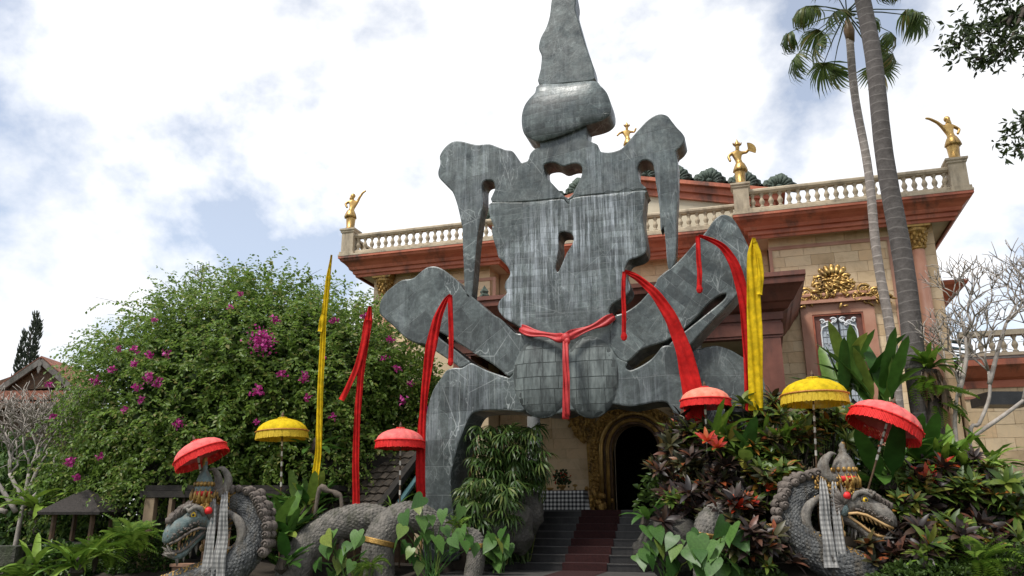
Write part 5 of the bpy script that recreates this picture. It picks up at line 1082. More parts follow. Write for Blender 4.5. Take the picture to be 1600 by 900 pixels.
# left bed
GL_ = 'leafy plants in the left bed'
clump('lily_plant', 'dense dark strap leaves behind the teal naga mane', 'plant', 440, 850, 16.9, 34, 1.15, HELI, (.5, 1.5), .25, group=GL_)
clump('lily_plant', 'dark strap leaves beneath the yellow umbrella', 'plant', 480, 800, 17.6, 24, 1.0, HELI, (.5, 1.5), .2, group=GL_)
clump('lily_plant', 'broad yellowing leaves against the naga coil end', 'plant', 440, 885, 15.9, 12, .7, HELI, (.2, 1.2), .1, wid=1.4, group=GL_)
clump('spider_plant', 'spiky green tuft below the red umbrella', 'plant', 620, 800, 18.2, 32, .6, GRASS, (.2, 1.4), .12, wid=1.6, group=GL_)
clump('spider_plant', 'spiky green tuft at the foot of the monument left leg', 'plant', 672, 812, 17.6, 32, .6, GRASS, (.2, 1.4), .12, wid=1.6, group=GL_)
clump('spider_plant', 'spiky green tuft beside the mossy coil tip', 'plant', 690, 820, 17.5, 24, .5, GRASS, (.2, 1.4), .1, wid=1.6, group=GL_)
clump('birds_nest_fern', 'bright green ferns in front of the thatched shrine', 'fern', 120, 890, 16.5, 16, 1.0, NEST, (.4, 1.3), .12, group=GL_)
clump('birds_nest_fern', 'pale green fern below the bare frangipani', 'fern', 55, 800, 19.5, 18, 1.2, NEST, (.4, 1.3), .12, group=GL_)
clump('birds_nest_fern', 'upright fern beside the stone block', 'fern', 50, 890, 16.8, 10, .9, NEST, (.6, 1.4), .08, group=GL_)
clump('heliconia_plant', 'drooping broad leaves beside the yellow streamer pole', 'plant', 492, 700, 17.9, 9, .75, HELI, (.0, 1.0), .1, group=GL_)
# rhapis palms by the arch
for k, (x0, x1, y0, y1, D, lb, n) in enumerate([(735, 850, 665, 760, 18.6, 'dense lady palm under the marble arch', 230), (722, 810, 745, 820, 17.9, 'low lady palm beside the monument left leg', 120)]):
    b = fl((x0 + x1) / 2, 820, D + .3, 1.0); t = thing('lady_palm', lb, 'palm', b, 'lady palms under the arch'); sm = MB()
    for i in range(n):
        x, y = random.uniform(x0, x1), random.uniform(y0, y1); e = ((x - (x0 + x1) / 2) / ((x1 - x0) / 2)) ** 2
        if random.random() < e * .5 * (1 - (y - y0) / (y1 - y0)): continue
        p = at(x, y, D + random.uniform(-.5, .6)); d = (-CH * random.uniform(.3, 1) + CR * random.uniform(-.7, .7) + Vector((0, 0, random.uniform(-.35, .5)))).normalized()
        inst(random.choice(RHAP), 'frond', t, p, aim(d, random.uniform(-.4, .4)), random.uniform(.85, 1.25))
        sm.tube([b + Vector((random.uniform(-.5, .5), random.uniform(-.2, .3), -.4)), p + Vector((0, .25, -.5)), p], [.014, .01, .006], 4)
    sm.build('stems', M['rhapis'], t)
def rock(label, x, y, D, w, h, seed):
    c = at(x, y, D); mb = MB(); mb.blob((0, 0, 0), 1, (1, 1, 1), 40, 24)
    mb.v = [tuple(Vector(c) + Vector((v[0] * w * (1 + .35 * noise.noise(Vector(v) * 1.6 + Vector((seed, 0, 0))) + .14 * noise.noise(Vector(v) * 5 + Vector((0, seed, 0)))), v[1] * w * .8 * (1 + .3 * noise.noise(Vector(v) * 2 + Vector((0, seed, 0)))), v[2] * h * (1 + .35 * noise.noise(Vector(v) * 1.8 + Vector((0, 0, seed))) + .12 * noise.noise(Vector(v) * 5 + Vector((seed, 0, seed))))))) for v in mb.v]
    return tag(mb.build('rock', M['rock'], None, True), label, 'rock', 'rocks beside the steps')
rock('dark mossy boulder under the lady palm by the upper steps', 822, 800, 18.7, .38, .55, 1); rock('dark boulder under the lady palm beside the lower steps', 800, 825, 18.2, .5, .55, 3); rock('low dark rock behind the mossy coil tip', 770, 830, 18.0, .55, .5, 5); rock('low mossy rock beneath the crotons beside the steps', 1050, 855, 15.6, .7, .6, 8)
# ------------------------------------------------------------------ joined foliage
def leafcloud(name, P, Dr, N, size, m, parent=None, aspect=.55, fold=.18, kind='stuff'):
    P, Dr, N = (np.asarray(a, float) for a in (P, Dr, N)); n = len(P); Dr = Dr / (np.linalg.norm(Dr, axis=1)[:, None] + 1e-9)
    S = np.cross(Dr, N); S /= np.linalg.norm(S, axis=1)[:, None] + 1e-9; U = np.cross(S, Dr); sz = np.asarray(size, float)[:, None]
    V = np.stack([P, P + Dr * sz * .45 + S * sz * aspect * .5 + U * sz * fold, P + Dr * sz, P + Dr * sz * .45 - S * sz * aspect * .5 + U * sz * fold], 1).reshape(-1, 3)
    if parent is not None: V = V - np.array(root_loc(parent))
    me = bpy.data.meshes.new(name); me.vertices.add(n * 4); me.vertices.foreach_set('co', V.astype(np.float32).ravel())
    b = np.arange(n)[:, None] * 4; tri = np.concatenate([b + [0, 1, 2], b + [0, 2, 3]], 1).reshape(-1)
    me.loops.add(n * 6); me.loops.foreach_set('vertex_index', tri.astype(np.int32)); me.polygons.add(n * 2)
    me.polygons.foreach_set('loop_start', np.arange(0, n * 6, 3, dtype=np.int32)); me.polygons.foreach_set('loop_total', np.full(n * 2, 3, dtype=np.int32)); me.update(calc_edges=True); me.validate()
    me.materials.append(m); ob = bpy.data.objects.new(name, me); COL.objects.link(ob)
    if parent is not None: ob.parent = parent
    if kind: ob['kind'] = kind
    return ob
def unit(v): return v / (np.linalg.norm(v, axis=-1, keepdims=True) + 1e-9)
# ------------------------------------------------------------------ bougainvillea
BC = np.array(at(402, 640, 22.0)); BC[2] = 3.6
base = Vector((BC[0], BC[1], .0)); bg = thing('bougainvillea_bush', 'huge rounded bougainvillea with scattered magenta blossoms left of the monument', 'bush', base)
RX, RYd, RZ = 5.15, 3.6, 4.5; ar, af_ = np.array(CR), np.array(CH); az_ = np.array((0, 0, 1.0))
def bsurf(dirs):
    lump = np.array([1 + .18 * noise.noise(Vector(d) * 2.4) + .11 * noise.noise(Vector(d) * 5) + .05 * noise.noise(Vector(d) * 11) for d in dirs])
    lump *= (np.abs(dirs[:, 0]) ** 2.35 + np.abs(dirs[:, 1]) ** 2.35 + np.abs(dirs[:, 2]) ** 2.35) ** (-1 / 2.35) * .97
    return dirs * lump[:, None]
def toW(q): return BC + q[:, :1] * RX * ar + q[:, 1:2] * RYd * af_ + q[:, 2:3] * RZ * az_
nS = 4200; dd = unit(rng.normal(size=(nS * 3, 3))); dd = dd[(dd[:, 2] > -.42) & (dd[:, 1] < .55)][:nS]; nS = len(dd)
org = toW(bsurf(dd) * rng.uniform(.80, .99, (nS, 1))); outw = unit(dd * (1 / RX, 1 / RYd, 1 / RZ)); outw = unit(outw[:, :1] * ar + outw[:, 1:2] * af_ + outw[:, 2:] * az_)
P, Dl, N, SZ = [], [], [], []
def shoot(p, d, ln, droop, lsz, step=.052):
    n = int(ln / step); d = np.array(d, float)
    for i in range(n):
        p = p + d * step; d = unit(d + np.array((0, 0, -droop * step)) + rng.normal(size=3) * .05)
        s = unit(np.cross(d, (0, 0, 1)) * (1 if i % 2 else -1) + rng.normal(size=3) * .35 + d * .5 + (0, 0, -.35))
        P.append(p + rng.normal(size=3) * .015); Dl.append(s); N.append(unit(np.array((0, 0, 1)) * .7 + rng.normal(size=3) * .4 + (-af_) * .3)); SZ.append(lsz * rng.uniform(.7, 1.25) * (1 - .35 * i / n))
    return p
for i in range(nS):
    shoot(org[i], unit(outw[i] * .8 + (0, 0, .35) + rng.normal(size=3) * .5), rng.uniform(.4, 1.25), rng.uniform(.9, 2.6), rng.uniform(.10, .175))
tw = MB()
for x, y, dx, dz, ln in ((190, 470, -.9, .35, 1.3), (215, 490, -.8, .2, 1.3), (260, 452, -.6, .7, .9), (300, 440, -.3, .9, .9), (340, 430, .2, .8, .8), (392, 428, .6, .5, .9), (430, 430, .5, .5, .8), (455, 432, .5, .45, .9), (470, 432, -.2, .9, .6), (160, 530, -.8, .5, 1.2), (140, 540, -.9, .3, 1.2), (115, 560, -.8, .5, .9), (540, 470, .5, .6, .7), (570, 490, .6, .4, .6), (240, 470, -.7, .6, 1.0), (100, 610, -.9, .2, .8), (275, 450, -.5, .8, .8), (410, 425, -.1, 1, .6)):
    p0 = np.array(at(x + 14, y + 10, 21.6)); d = unit(ar * dx + az_ * dz); shoot(p0, d, ln, 1.1, .15, .045); shoot(p0 + rng.normal(size=3) * .1, unit(d + rng.normal(size=3) * .3), ln * .7, 1.6, .14, .045)
    q = [Vector(p0 - d * .8), Vector(p0), Vector(p0 + d * ln * .5 + az_ * -.03), Vector(p0 + d * ln * .9 - az_ * .12)]; tw.tube(q, [.014, .010, .006, .003], 5)
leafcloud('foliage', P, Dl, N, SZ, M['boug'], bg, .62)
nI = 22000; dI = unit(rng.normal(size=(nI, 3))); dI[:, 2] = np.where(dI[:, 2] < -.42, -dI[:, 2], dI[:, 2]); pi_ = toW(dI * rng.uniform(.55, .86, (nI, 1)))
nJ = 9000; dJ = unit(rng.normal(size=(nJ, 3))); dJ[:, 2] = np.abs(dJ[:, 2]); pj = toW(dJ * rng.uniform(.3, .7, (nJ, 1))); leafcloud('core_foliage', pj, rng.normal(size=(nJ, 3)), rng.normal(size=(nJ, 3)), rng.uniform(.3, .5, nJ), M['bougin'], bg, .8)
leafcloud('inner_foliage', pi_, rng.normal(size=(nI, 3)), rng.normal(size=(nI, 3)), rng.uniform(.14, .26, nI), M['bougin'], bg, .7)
fc = [(412, 533, 15), (235, 555, 7), (210, 567, 6), (260, 552, 5), (175, 577, 6), (232, 590, 8), (245, 598, 7), (215, 605, 6), (150, 595, 7), (278, 662, 9), (402, 612, 9), (440, 585, 7), (475, 590, 7), (480, 620, 5), (430, 500, 7), (375, 460, 5), (55, 610, 7), (110, 722, 8), (120, 735, 5), (120, 745, 6), (80, 635, 5), (82, 650, 4), (105, 640, 4), (520, 500, 6), (545, 520, 5), (610, 530, 6), (635, 545, 6), (620, 575, 6), (655, 610, 6), (640, 600, 5), (500, 655, 6), (520, 650, 5), (330, 650, 5), (210, 545, 5), (292, 595, 4), (360, 480, 4), (345, 520, 4), (185, 545, 5), (680, 600, 5), (665, 640, 4), (540, 470, 5), (570, 495, 5), (140, 700, 5), (155, 715, 5), (268, 610, 5), (220, 625, 5), (300, 545, 4), (240, 500, 4), (650, 560, 6), (600, 560, 5), (575, 600, 4), (630, 625, 5), (160, 620, 4), (195, 640, 4), (450, 545, 4), (505, 560, 4), (325, 585, 4), (400, 660, 4), (95, 660, 5), (75, 600, 5)]
def bush_depth(x, y):                  # first point of the rounded crown along this direction
    for k in range(140):
        D = 17.5 + k * .05; q = np.array(at(x, y, D)) - BC
        if abs(q @ ar / RX) ** 2.35 + abs(q @ af_ / RYd) ** 2.35 + abs(q[2] / RZ) ** 2.35 < 1.16: return D - .15
    return 22.0
for x, y, r in fc[:1] + fc[1::2] + fc[2:16:2]:
    q = np.array([(x - 385) / 620 * 2 * 1.0, 0]); D0 = bush_depth(x, y)
    r = r * (1 if r > 10 else .72); n = int(r * r * 1.1) + 8; kind_ = None; c = np.array(at(x, y, D0)); rad = r / F * D0
    p = c + rng.normal(size=(n, 3)) * rad * .6; leafcloud('flower_cluster', p, rng.normal(size=(n, 3)), rng.normal(size=(n, 3)), rng.uniform(.055, .1, n), M['flower'], bg, .8, kind='stuff' if r > 10 else None)
for k in range(9):
    a = random.uniform(-1, 1); p0 = base + CR * a * 1.6 + CH * random.uniform(-.6, .8); P_ = [p0]
    for j in range(5): P_.append(P_[-1] + CR * (a * .5 + random.gauss(0, .25)) + CH * random.gauss(-.05, .2) + Vector((0, 0, random.uniform(.6, 1.0))))
    tw.tube(spline(P_, 3), [.09 * (1 - .8 * i / 15) for i in range(16)], 6)
tw.build('stems', M['dkbark'], bg)
# ------------------------------------------------------------------ bare frangipani trees
def frangipani(label, segs, D, seed, lv=5, ln0=.55, r0=.05, tips=(), fl_=0):
    rn = random.Random(seed); b0 = fl(*segs[0][0], D, .1); t = thing('frangipani_tree', label, 'tree', b0, 'bare frangipani trees'); tr = MB(); br = MB()
    def grow(p, d, l, r, k):
        q = p + d * l; mid = p + d * l * .5 + Vector((rn.gauss(0, .04), rn.gauss(0, .04), .03)) * l * 2
        br.tube([p, mid, q], [r, r * .88, r * .8], 6)
        if k == 0:
            br.blob(q, r * .95, n=6, m=4); return
        n = 3 if rn.random() < .45 else 2; a0 = rn.uniform(0, 6.28)
        sd = d.cross(Vector((rn.gauss(0, 1), rn.gauss(0, 1), rn.gauss(0, .3)))).normalized()
        for i in range(n):
            ax = Matrix.Rotation(a0 + i * 2 * PI / n, 3, d) @ sd; e = (d * .75 + ax * rn.uniform(.5, .85) + Vector((0, 0, .30))).normalized(); grow(q, e, l * rn.uniform(.68, .95), r * .76, k - 1)
    for s in segs:
        pts = [at(x, y, D) for x, y in s]
        if s is segs[0]: pts[0] = b0
        P_ = spline(pts, 4); tr.tube(P_, [r0 * 1.9 - (r0 * .8) * i / len(P_) for i in range(len(P_))], 9)
        d = (pts[-1] - pts[-2]).normalized()
        for i in range(3): grow(pts[-1], (d * .8 + Vector((rn.gauss(0, .55), rn.gauss(0, .55), .35))).normalized(), ln0, r0 * .95, lv)
    tr.build('trunk', M['grang'], t, True); br.build('branches', M['grang'], t, True); return t
frangipani('dense bare frangipani with pale grey branches beside the bougainvillea', [[(25, 840), (38, 780), (45, 740)], [(25, 800), (0, 760), (-20, 730)], [(38, 790), (70, 760), (85, 735)], [(10, 800), (-25, 790)], [(38, 785), (15, 740)], [(40, 780), (62, 725)]], 20.5, 4, 4, .62, .034)
frangipani('bare frangipani with forked trunk in front of the annex', [[(1500, 760), (1515, 690), (1530, 662), (1546, 620), (1545, 580)], [(1500, 740), (1492, 660), (1498, 600)], [(1515, 685), (1560, 655), (1600, 625), (1640, 590)], [(1546, 600), (1560, 545), (1572, 505)], [(1498, 620), (1510, 560), (1508, 525)], [(1600, 625), (1612, 560), (1606, 510)]], 16.2, 11, 4, .50, .026)
# ------------------------------------------------------------------ tall fan palms
ringm, tt_, bb_, _o = nodes('palm_bark')
v_ = coords(tt_, (1, 1, 1)); wv = tt_.nodes.new('ShaderNodeTexWave'); wv.wave_type = 'BANDS'; wv.bands_direction = 'Z'; wv.inputs['Scale'].default_value = 1.3; wv.inputs['Distortion'].default_value = 4.0; wv.inputs['Detail'].default_value = 3; tt_.links.new(v_, wv.inputs[0])
oi_ = tt_.nodes.new('ShaderNodeObjectInfo')
cb = mixc(tt_, ramp(tt_, tnoise(tt_, v_, 7, 6, .65), [(.3, (0, 0, 0)), (.7, (1, 1, 1))]), (.085, .075, .068), (.17, .155, .145)); cb = mixc(tt_, ramp(tt_, wv.outputs[1], [(.0, (0, 0, 0)), (.95, (0, 0, 0)), (.99, (.55,) * 3)]), cb, (.30, .28, .26)); cb = mixc(tt_, 1.0, cb, oi_.outputs['Color'], 'MULTIPLY')
tt_.links.new(cb, bb_.inputs['Base Color']); bb_.inputs['Roughness'].default_value = .9; bump(tt_, bb_, math_(tt_, 'ADD', tnoise(tt_, v_, 25, 5), math_(tt_, 'MULTIPLY', wv.outputs[1], .25)), .5, .03)
def fanpalm(label, x, zb, zt, Y, X, r0, r1, tint, n, scale, seed):
    rn = random.Random(seed); b = Vector((X, Y, zb)); t = thing('fan_palm', label, 'palm', b, 'tall fan palms'); h = zt - zb
    P_ = [b + Vector((.04 * math.sin(i * .5), .03 * math.cos(i * .4), h * i / 40)) for i in range(41)]; tr = MB().tube(P_, [r0 + (r1 - r0) * i / 40 + .003 * (i % 2) for i in range(41)], 18).build('trunk', ringm, t, True); tr.color = (*tint, 1)
    top = P_[-1]; MB().tube([top - Vector((0, 0, .5)), top - Vector((0, 0, .1)), top + Vector((0, 0, .35))], [r1 * 1.05, r1 * 1.5, r1 * .4], 10).build('crownshaft', M['dead'], t, True)
    for i in range(n):
        az = i * 2.4 + rn.uniform(-.3, .3); e = 1.0 - 1.85 * (i / n) + rn.uniform(-.15, .15); d = Vector((math.cos(az) * math.cos(e), math.sin(az) * math.cos(e), math.sin(e))); l = scale * rn.uniform(.85, 1.1)
        d2 = (d + Vector((0, 0, -.45 - .35 * (i / n)))).normalized()
        inst(rn.choice(PALM), 'frond', t, top + d * 1.38 * l, aim(d.lerp(d2, .55).normalized(), rn.uniform(-.5, .5)), l)
    return t
pa, pb = onY(1320, 45, 22), onY(1395, 530, 22)
fanpalm('slim pale palm with fan fronds above the villa balustrade', 0, 0, onY(1318, 45, 22).z, 22, (pa.x + pb.x) / 2, .14, .105, (1.8, 1.72, 1.65), 22, 1.12, 3)
pa = onY(1425, 520, 18.5)
fanpalm('thick dark palm trunk rising past the villa balustrade', 0, 0, 17.6, 18.5, pa.x, .24, .17, (.62, .60, .60), 22, 1.2, 5)
# old trunk crowned by a bird's nest fern
b = fl(1463, 720, 16.4, .9); t = thing('fern_topped_trunk', 'old palm trunk crowned by bird nest fern with dead brown skirt', 'fern', b); tp = at(1452, 578, 16.4)
MB().tube([b, b.lerp(tp, .5), tp], [.2, .17, .16], 12).build('trunk', M['dkbark'], t, True)
DEAD = [leafmesh('dead_leaf', M['dead'], lambda q: .11 * max(0, 1 - q ** 3), 1, c, .3, 5, .3) for c in (.5, 1.2)]
for i in range(60):
    a = i * 2.4; d = Vector((math.cos(a) * .5, math.sin(a) * .5, -1)).normalized(); inst(random.choice(DEAD), 'dead_leaf', t, tp + Vector((math.cos(a) * .12, math.sin(a) * .12, -.02 - .15 * random.random())), aim(d + Vector((.001, 0, 0)), random.uniform(-1, 1), Vector((math.cos(a), math.sin(a), .3))), random.uniform(.45, .85))
for i in range(30):
    a = i * 2.4; e = random.uniform(.25, 1.4); d = Vector((math.cos(a) * math.cos(e), math.sin(a) * math.cos(e), math.sin(e))); inst(random.choice(NEST), 'leaf', t, tp + Vector((0, 0, .02)), aim(d, random.uniform(-.3, .3)), random.uniform(.6, .95))
FR = []
for sd in (1, 2):                      # pinnate fern fronds
    mb = MB(); rn = random.Random(sd); y = z = a = 0
    for i in range(16):
        a -= .06 * sd; y += math.cos(a) / 16; z += math.sin(a) / 16; w = .28 * math.sin(PI * (i + 1.5) / 18)
        for s in (-1, 1): mb.add([(0, y, z), (s * w * .5, y + .045, z + .01), (s * w, y + .03, z - .04), (s * w * .5, y - .01, z)], [(0, 1, 2, 3)])
    me = mb.mesh('frond', True); me.materials.append(M['fern']); FR.append(me)
for i in range(12):
    a = 2.4 + i * .5; d = (CR * math.cos(a) - CH * abs(math.sin(a)) + Vector((0, 0, random.uniform(-.2, .5)))).normalized(); inst(random.choice(FR), 'frond', t, tp + Vector((0, 0, -.1 - .06 * i)), aim(d, random.uniform(-.3, .3)), random.uniform(.7, 1.0))
for (x, y, D, lb, n, L_) in ((200, 850, 17.6, 'feathery fern shrub in front of the pavilion', 40, .8), (150, 870, 17.0, 'low feathery fern before the thatched shrine', 26, .7), (580, 885, 15.8, 'small fern under the mossy naga coil', 18, .4), (715, 822, 17.0, 'small fern between coil tip and monument leg', 16, .4), (1530, 880, 13.6, 'feathery fern at the front of the right bed', 30, .7), (30, 905, 16.4, 'low fern in front of the stone block', 26, .6)):
    p = at(x, y, D); t = thing('fern_shrub', lb, 'fern', p, 'feathery ferns')
    for i in range(n):
        a = i * 2.4; e = random.uniform(.1, 1.4); inst(random.choice(FR), 'frond', t, p, aim((math.cos(a) * math.cos(e), math.sin(a) * math.cos(e), math.sin(e)), random.uniform(-.5, .5)), L_ * random.uniform(.7, 1.1))
    MB().lathe([(.02, -.3), (.06, -.1), (.03, .1), (0, .14)], 8, p).build('crown', M['dkbark'], t)
# ------------------------------------------------------------------ leafy branches from the tree on the right
c0 = at(1760, 260, 12.5); tb = Vector((c0.x, c0.y, 0)); t = thing('shade_tree', 'glossy leaved tree whose branches hang in from the right of the villa', 'tree', tb)
tr = MB().tube(spline([tb, tb + Vector((.1, .1, 4)), at(1750, -80, 12.5)], 6), lerp_list([.28, .22, .15], 6), 10)
tips = []
def limb(pts, r):
    Q = spline([at(x, y, 12.5 + d) for x, y, d in pts], 5); tr.tube(Q, [r * (1 - .8 * i / len(Q)) for i in range(len(Q))], 6); tips.extend(Q[3:])
    return Q
for L_ in ([(1753, -40, 0), (1640, -10, 0), (1580, 25, .1), (1530, 55, .1), (1488, 70, .1)], [(1640, -10, 0), (1570, -5, .3), (1530, 8, .3)], [(1600, 15, 0), (1580, 60, -.1), (1560, 90, -.1)], [(1640, -10, 0), (1620, 40, 0), (1600, 95, 0)], [(1640, -10, 0), (1600, 20, .2), (1545, 35, .2), (1500, 40, .2)], [(1757, 110, 0), (1660, 170, 0), (1620, 210, 0), (1585, 238, 0)], [(1660, 170, 0), (1620, 185, 0), (1592, 190, 0)], [(1580, 25, .1), (1555, 78, .1), (1520, 95, .1)]): limb(L_, .04)
tr.build('trunk', M['dkbark'], t, True)
P, Dl, N, SZ = [], [], [], []
for q in tips:
    for j in range(4):
        cpt = np.array(q) + rng.normal(size=3) * (.16, .16, .10)
        for k in range(6): d = unit(rng.normal(size=3) + (0, 0, -.35)); P.append(cpt + d * .02); Dl.append(d); N.append(rng.normal(size=3)); SZ.append(rng.uniform(.11, .19))
leafcloud('foliage', P, Dl, N, SZ, M['dktree'], t, .36, .12)
# ------------------------------------------------------------------ left background: house, conifer, aerial, shrine, pavilion, little roof
hc = at(20, 620, 30); hx = CR; hy = CH; hb = Vector((hc.x, hc.y, 0)); ho = thing('tiled_house', 'wooden gabled house with red clay tile roof behind the frangipani', 'house', hb)
def HW(a, b, z): return hb + hx * a + hy * b + Vector((0, 0, z))
za, ze, zl = at(30, 556, 30).z, at(70, 590, 30).z, at(30, 632, 30).z
MB().obox(HW(-2.4, 3.0, zl / 2 + .2), hx * 3.6, hy * 2.6, Vector((0, 0, zl / 2 + .2))).build('wall', M['wood'], ho)
w = 1.25; ax0 = .28
MB().add([HW(ax0 - w - 2, 1.2, ze - .5), HW(ax0 + w * .95, 1.2, ze - .15), HW(ax0, 1.2, za - .12), HW(ax0 - w - 2, 4.5, ze - .5), HW(ax0 + w * .95, 4.5, ze - .15), HW(ax0, 4.5, za - .12)], [(0, 1, 2), (5, 4, 3), (0, 3, 4, 1), (1, 4, 5, 2), (2, 5, 3, 0)]).build('gable', M['wood'], ho)
for s in (-1, 1):
    MB().bar(HW(ax0, .95, za), HW(ax0 + s * w * 1.15, .95, ze - .28), .1, .24).build('bargeboard', M['conc'], ho)
    MB().add([HW(ax0, .9, za + .1), HW(ax0 + s * w * 1.2, .9, ze - .2), HW(ax0 + s * w * 1.2, 4.5, ze - .2), HW(ax0, 4.5, za + .1)] + [HW(ax0, .9, za + .18), HW(ax0 + s * w * 1.2, .9, ze - .12), HW(ax0 + s * w * 1.2, 4.5, ze - .12), HW(ax0, 4.5, za + .18)], [(0, 1, 2, 3), (4, 7, 6, 5), (0, 4, 5, 1), (1, 5, 6, 2), (2, 6, 7, 3), (3, 7, 4, 0)]).build('upper_roof', M['tileroof'], ho)
mb = MB(); mb.prism([(-.06, 0), (.06, 0), (.10, -.12), (.04, -.2), (.08, -.3), (0, -.5), (-.08, -.3), (-.04, -.2), (-.10, -.12)], 0, .06); mb.v = [tuple(HW(ax0 + a, .86 + b, za - .05 + c)) for a, b, c in mb.v]; mb.build('gable_pendant', M['conc'], ho)
rt = MB().add([HW(-4.5, 1.1, ze - .42), HW(1.7, 1.1, ze - .42), HW(2.1, -.6, zl + .02), HW(-4.5, -.6, zl + .02), HW(-4.5, 1.1, ze - .5), HW(1.7, 1.1, ze - .5), HW(2.1, -.6, zl - .08), HW(-4.5, -.6, zl - .08)], [(0, 1, 2, 3), (7, 6, 5, 4), (0, 4, 5, 1), (1, 5, 6, 2), (2, 6, 7, 3), (3, 7, 4, 0)]).build('roof', M['tileroof'], ho)
tl = MB(); nr = 11
for r in range(nr):
    f0 = r / nr
    for i in range(24):
        u = -4.2 + i * .255 + (.12 if r % 2 else 0); y = 1.1 - 1.7 * f0; z = (ze - .42) + (zl + .02 - ze + .42) * f0; y2 = y - 1.7 / nr * 1.15; z2 = z + (zl + .02 - ze + .42) / nr * 1.15
        tl.add([HW(u + k * .085 - .12, yy, zz + .05 + .045 * math.sin(PI * k / 3)) for yy, zz in ((y, z), (y2, z2 + .03)) for k in range(4)], [(k, k + 1, k + 5, k + 4) for k in range(3)] + [(4, 5, 6, 7)])
tag(tl.build('roof_tiles', M['tileroof'], rt), kind='stuff')
MB().obox(HW(-1.3, -.55, zl - .12), hx * 3.3, hy * .06, Vector((0, 0, .1))).build('fascia', M['wood'], ho)
cb_ = at(28, 640, 38); t = thing('conifer_tree', 'slender grey green conifer rising behind the tiled house gable', 'tree', (cb_.x, cb_.y, 0)); zt = at(40, 492, 38).z
MB().tube([Vector((cb_.x, cb_.y, 0)), Vector((cb_.x, cb_.y, zt - .1))], [.16, .02], 8).build('trunk', M['dkbark'], t)
P, Dl, N, SZ = [], [], [], []
for x0, zt0, rr in ((0, zt, .62), (-.42, zt - 1.0, .4), (.25, zt - .4, .45)):
    for i in range(420):
        f = random.random(); z = zt0 - f * 4.2; a = random.uniform(0, 6.28); r = rr * (.1 + f * .38) * random.random() ** .5; d = (math.cos(a) * .5, math.sin(a) * .5, 1.0); P.append(np.array((cb_.x, cb_.y, z)) + np.array(CR) * (x0 + .1 * (1 - f) + math.cos(a) * r) + np.array(CH) * math.sin(a) * r); Dl.append(d); N.append(rng.normal(size=3)); SZ.append(random.uniform(.16, .4))
leafcloud('foliage', P, Dl, N, SZ, M['conifer'], t, .22)
ab0 = at(313, 440, 27); t = thing('tv_aerial', 'thin metal television aerial poking above the bougainvillea', 'antenna', (ab0.x, ab0.y, 0)); tp = at(316, 424, 27)
MB().tube([Vector((tp.x, tp.y, 0)), tp + Vector((0, 0, .25))], .025, 6).build('mast', M['black'], t); MB().bar(tp + CR * -.28 + Vector((0, 0, .0)), tp + CR * .25 + Vector((0, 0, .2)), .022).build('boom', M['grey'], t)
for k in range(6): q = tp + CR * (-.26 + k * .1) + Vector((0, 0, .0 + k * .038)); MB().bar(q + Vector((0, 0, .17)) - CH * .1, q - Vector((0, 0, .17)) + CH * .1, .014).build('element', M['grey'], t)
# thatched shrine
sb_ = fl(125, 850, 19.0, 0); t = thing('thatched_shrine', 'small dark shrine with black pyramid thatch roof beneath the bougainvillea', 'shrine', sb_); e0 = at(125, 800, 19).z; e1 = at(125, 768, 19).z
MB().lathe([(.0, e0 - .02), (.98, e0 - .06), (1.0, e0), (.62, e0 + .22), (.3, e0 + .40), (.12, e1 + .0), (.0, e1 + .05)], 4, (sb_.x, sb_.y, 0), ax=Matrix.Rotation(PI / 4 + YA, 3, 'Z')).build('roof', M['thatch'], t)
for a in range(4): d = Vector((math.cos(a * PI / 2 + PI / 4 + YA), math.sin(a * PI / 2 + PI / 4 + YA), 0)) * .62; MB().tube([sb_ + d, sb_ + d + Vector((0, 0, e0))], .06, 6).build('post', M['wood'], t)
MB().lathe([(.8, 0), (.8, .5), (.62, .55), (.62, .95), (.72, 1.0), (.72, 1.05)], 4, sb_, ax=Matrix.Rotation(PI / 4 + YA, 3, 'Z')).build('plinth', M['rock'], t)
# pavilion under the bush
pvb = fl(300, 850, 18.3, 0); t = thing('garden_pavilion', 'shaded garden pavilion with beige posts beneath the bougainvillea', 'pavilion', pvb); pv = lambda a, b, z: pvb + CR * a + CH * b + Vector((0, 0, z))
zt = at(300, 778, 18.3).z
for a, ww in ((-1.02, .12), (-.55, .04)): MB().obox(pv(a, 0, zt / 2), CR * ww * .9, CH * .1, Vector((0, 0, zt / 2))).build('post', M['post'], t)
MB().obox(pv(.6, .02, zt + .08), CR * 1.85, CH * .14, Vector((0, 0, .07))).build('beam', M['dkwood'], t)
MB().obox(pv(.1, -.05, .28), CR * .42, CH * .12, Vector((0, 0, .28))).build('low_wall', M['salmon'], t); MB().obox(pv(.1, -.05, .59), CR * .46, CH * .16, Vector((0, 0, .03))).build('wall_cap', M['salmon'], t)
MB().obox(pv(1.2, 1.6, 1.5), CR * 3.2, CH * .1, Vector((0, 0, 1.5))).build('back_wall', M['dkwood'], t); MB().obox(pv(1.0, .9, zt + .22), CR * 2.2, CH * .9, Vector((0, 0, .06))).build('ceiling', M['dkwood'], t)
for a in (-.30, .25, .8): MB().obox(pv(a, .05, .62 + (zt - .62) / 2), CR * .025, CH * .03, Vector((0, 0, (zt - .62) / 2))).build('mullion', M['wood'], t)
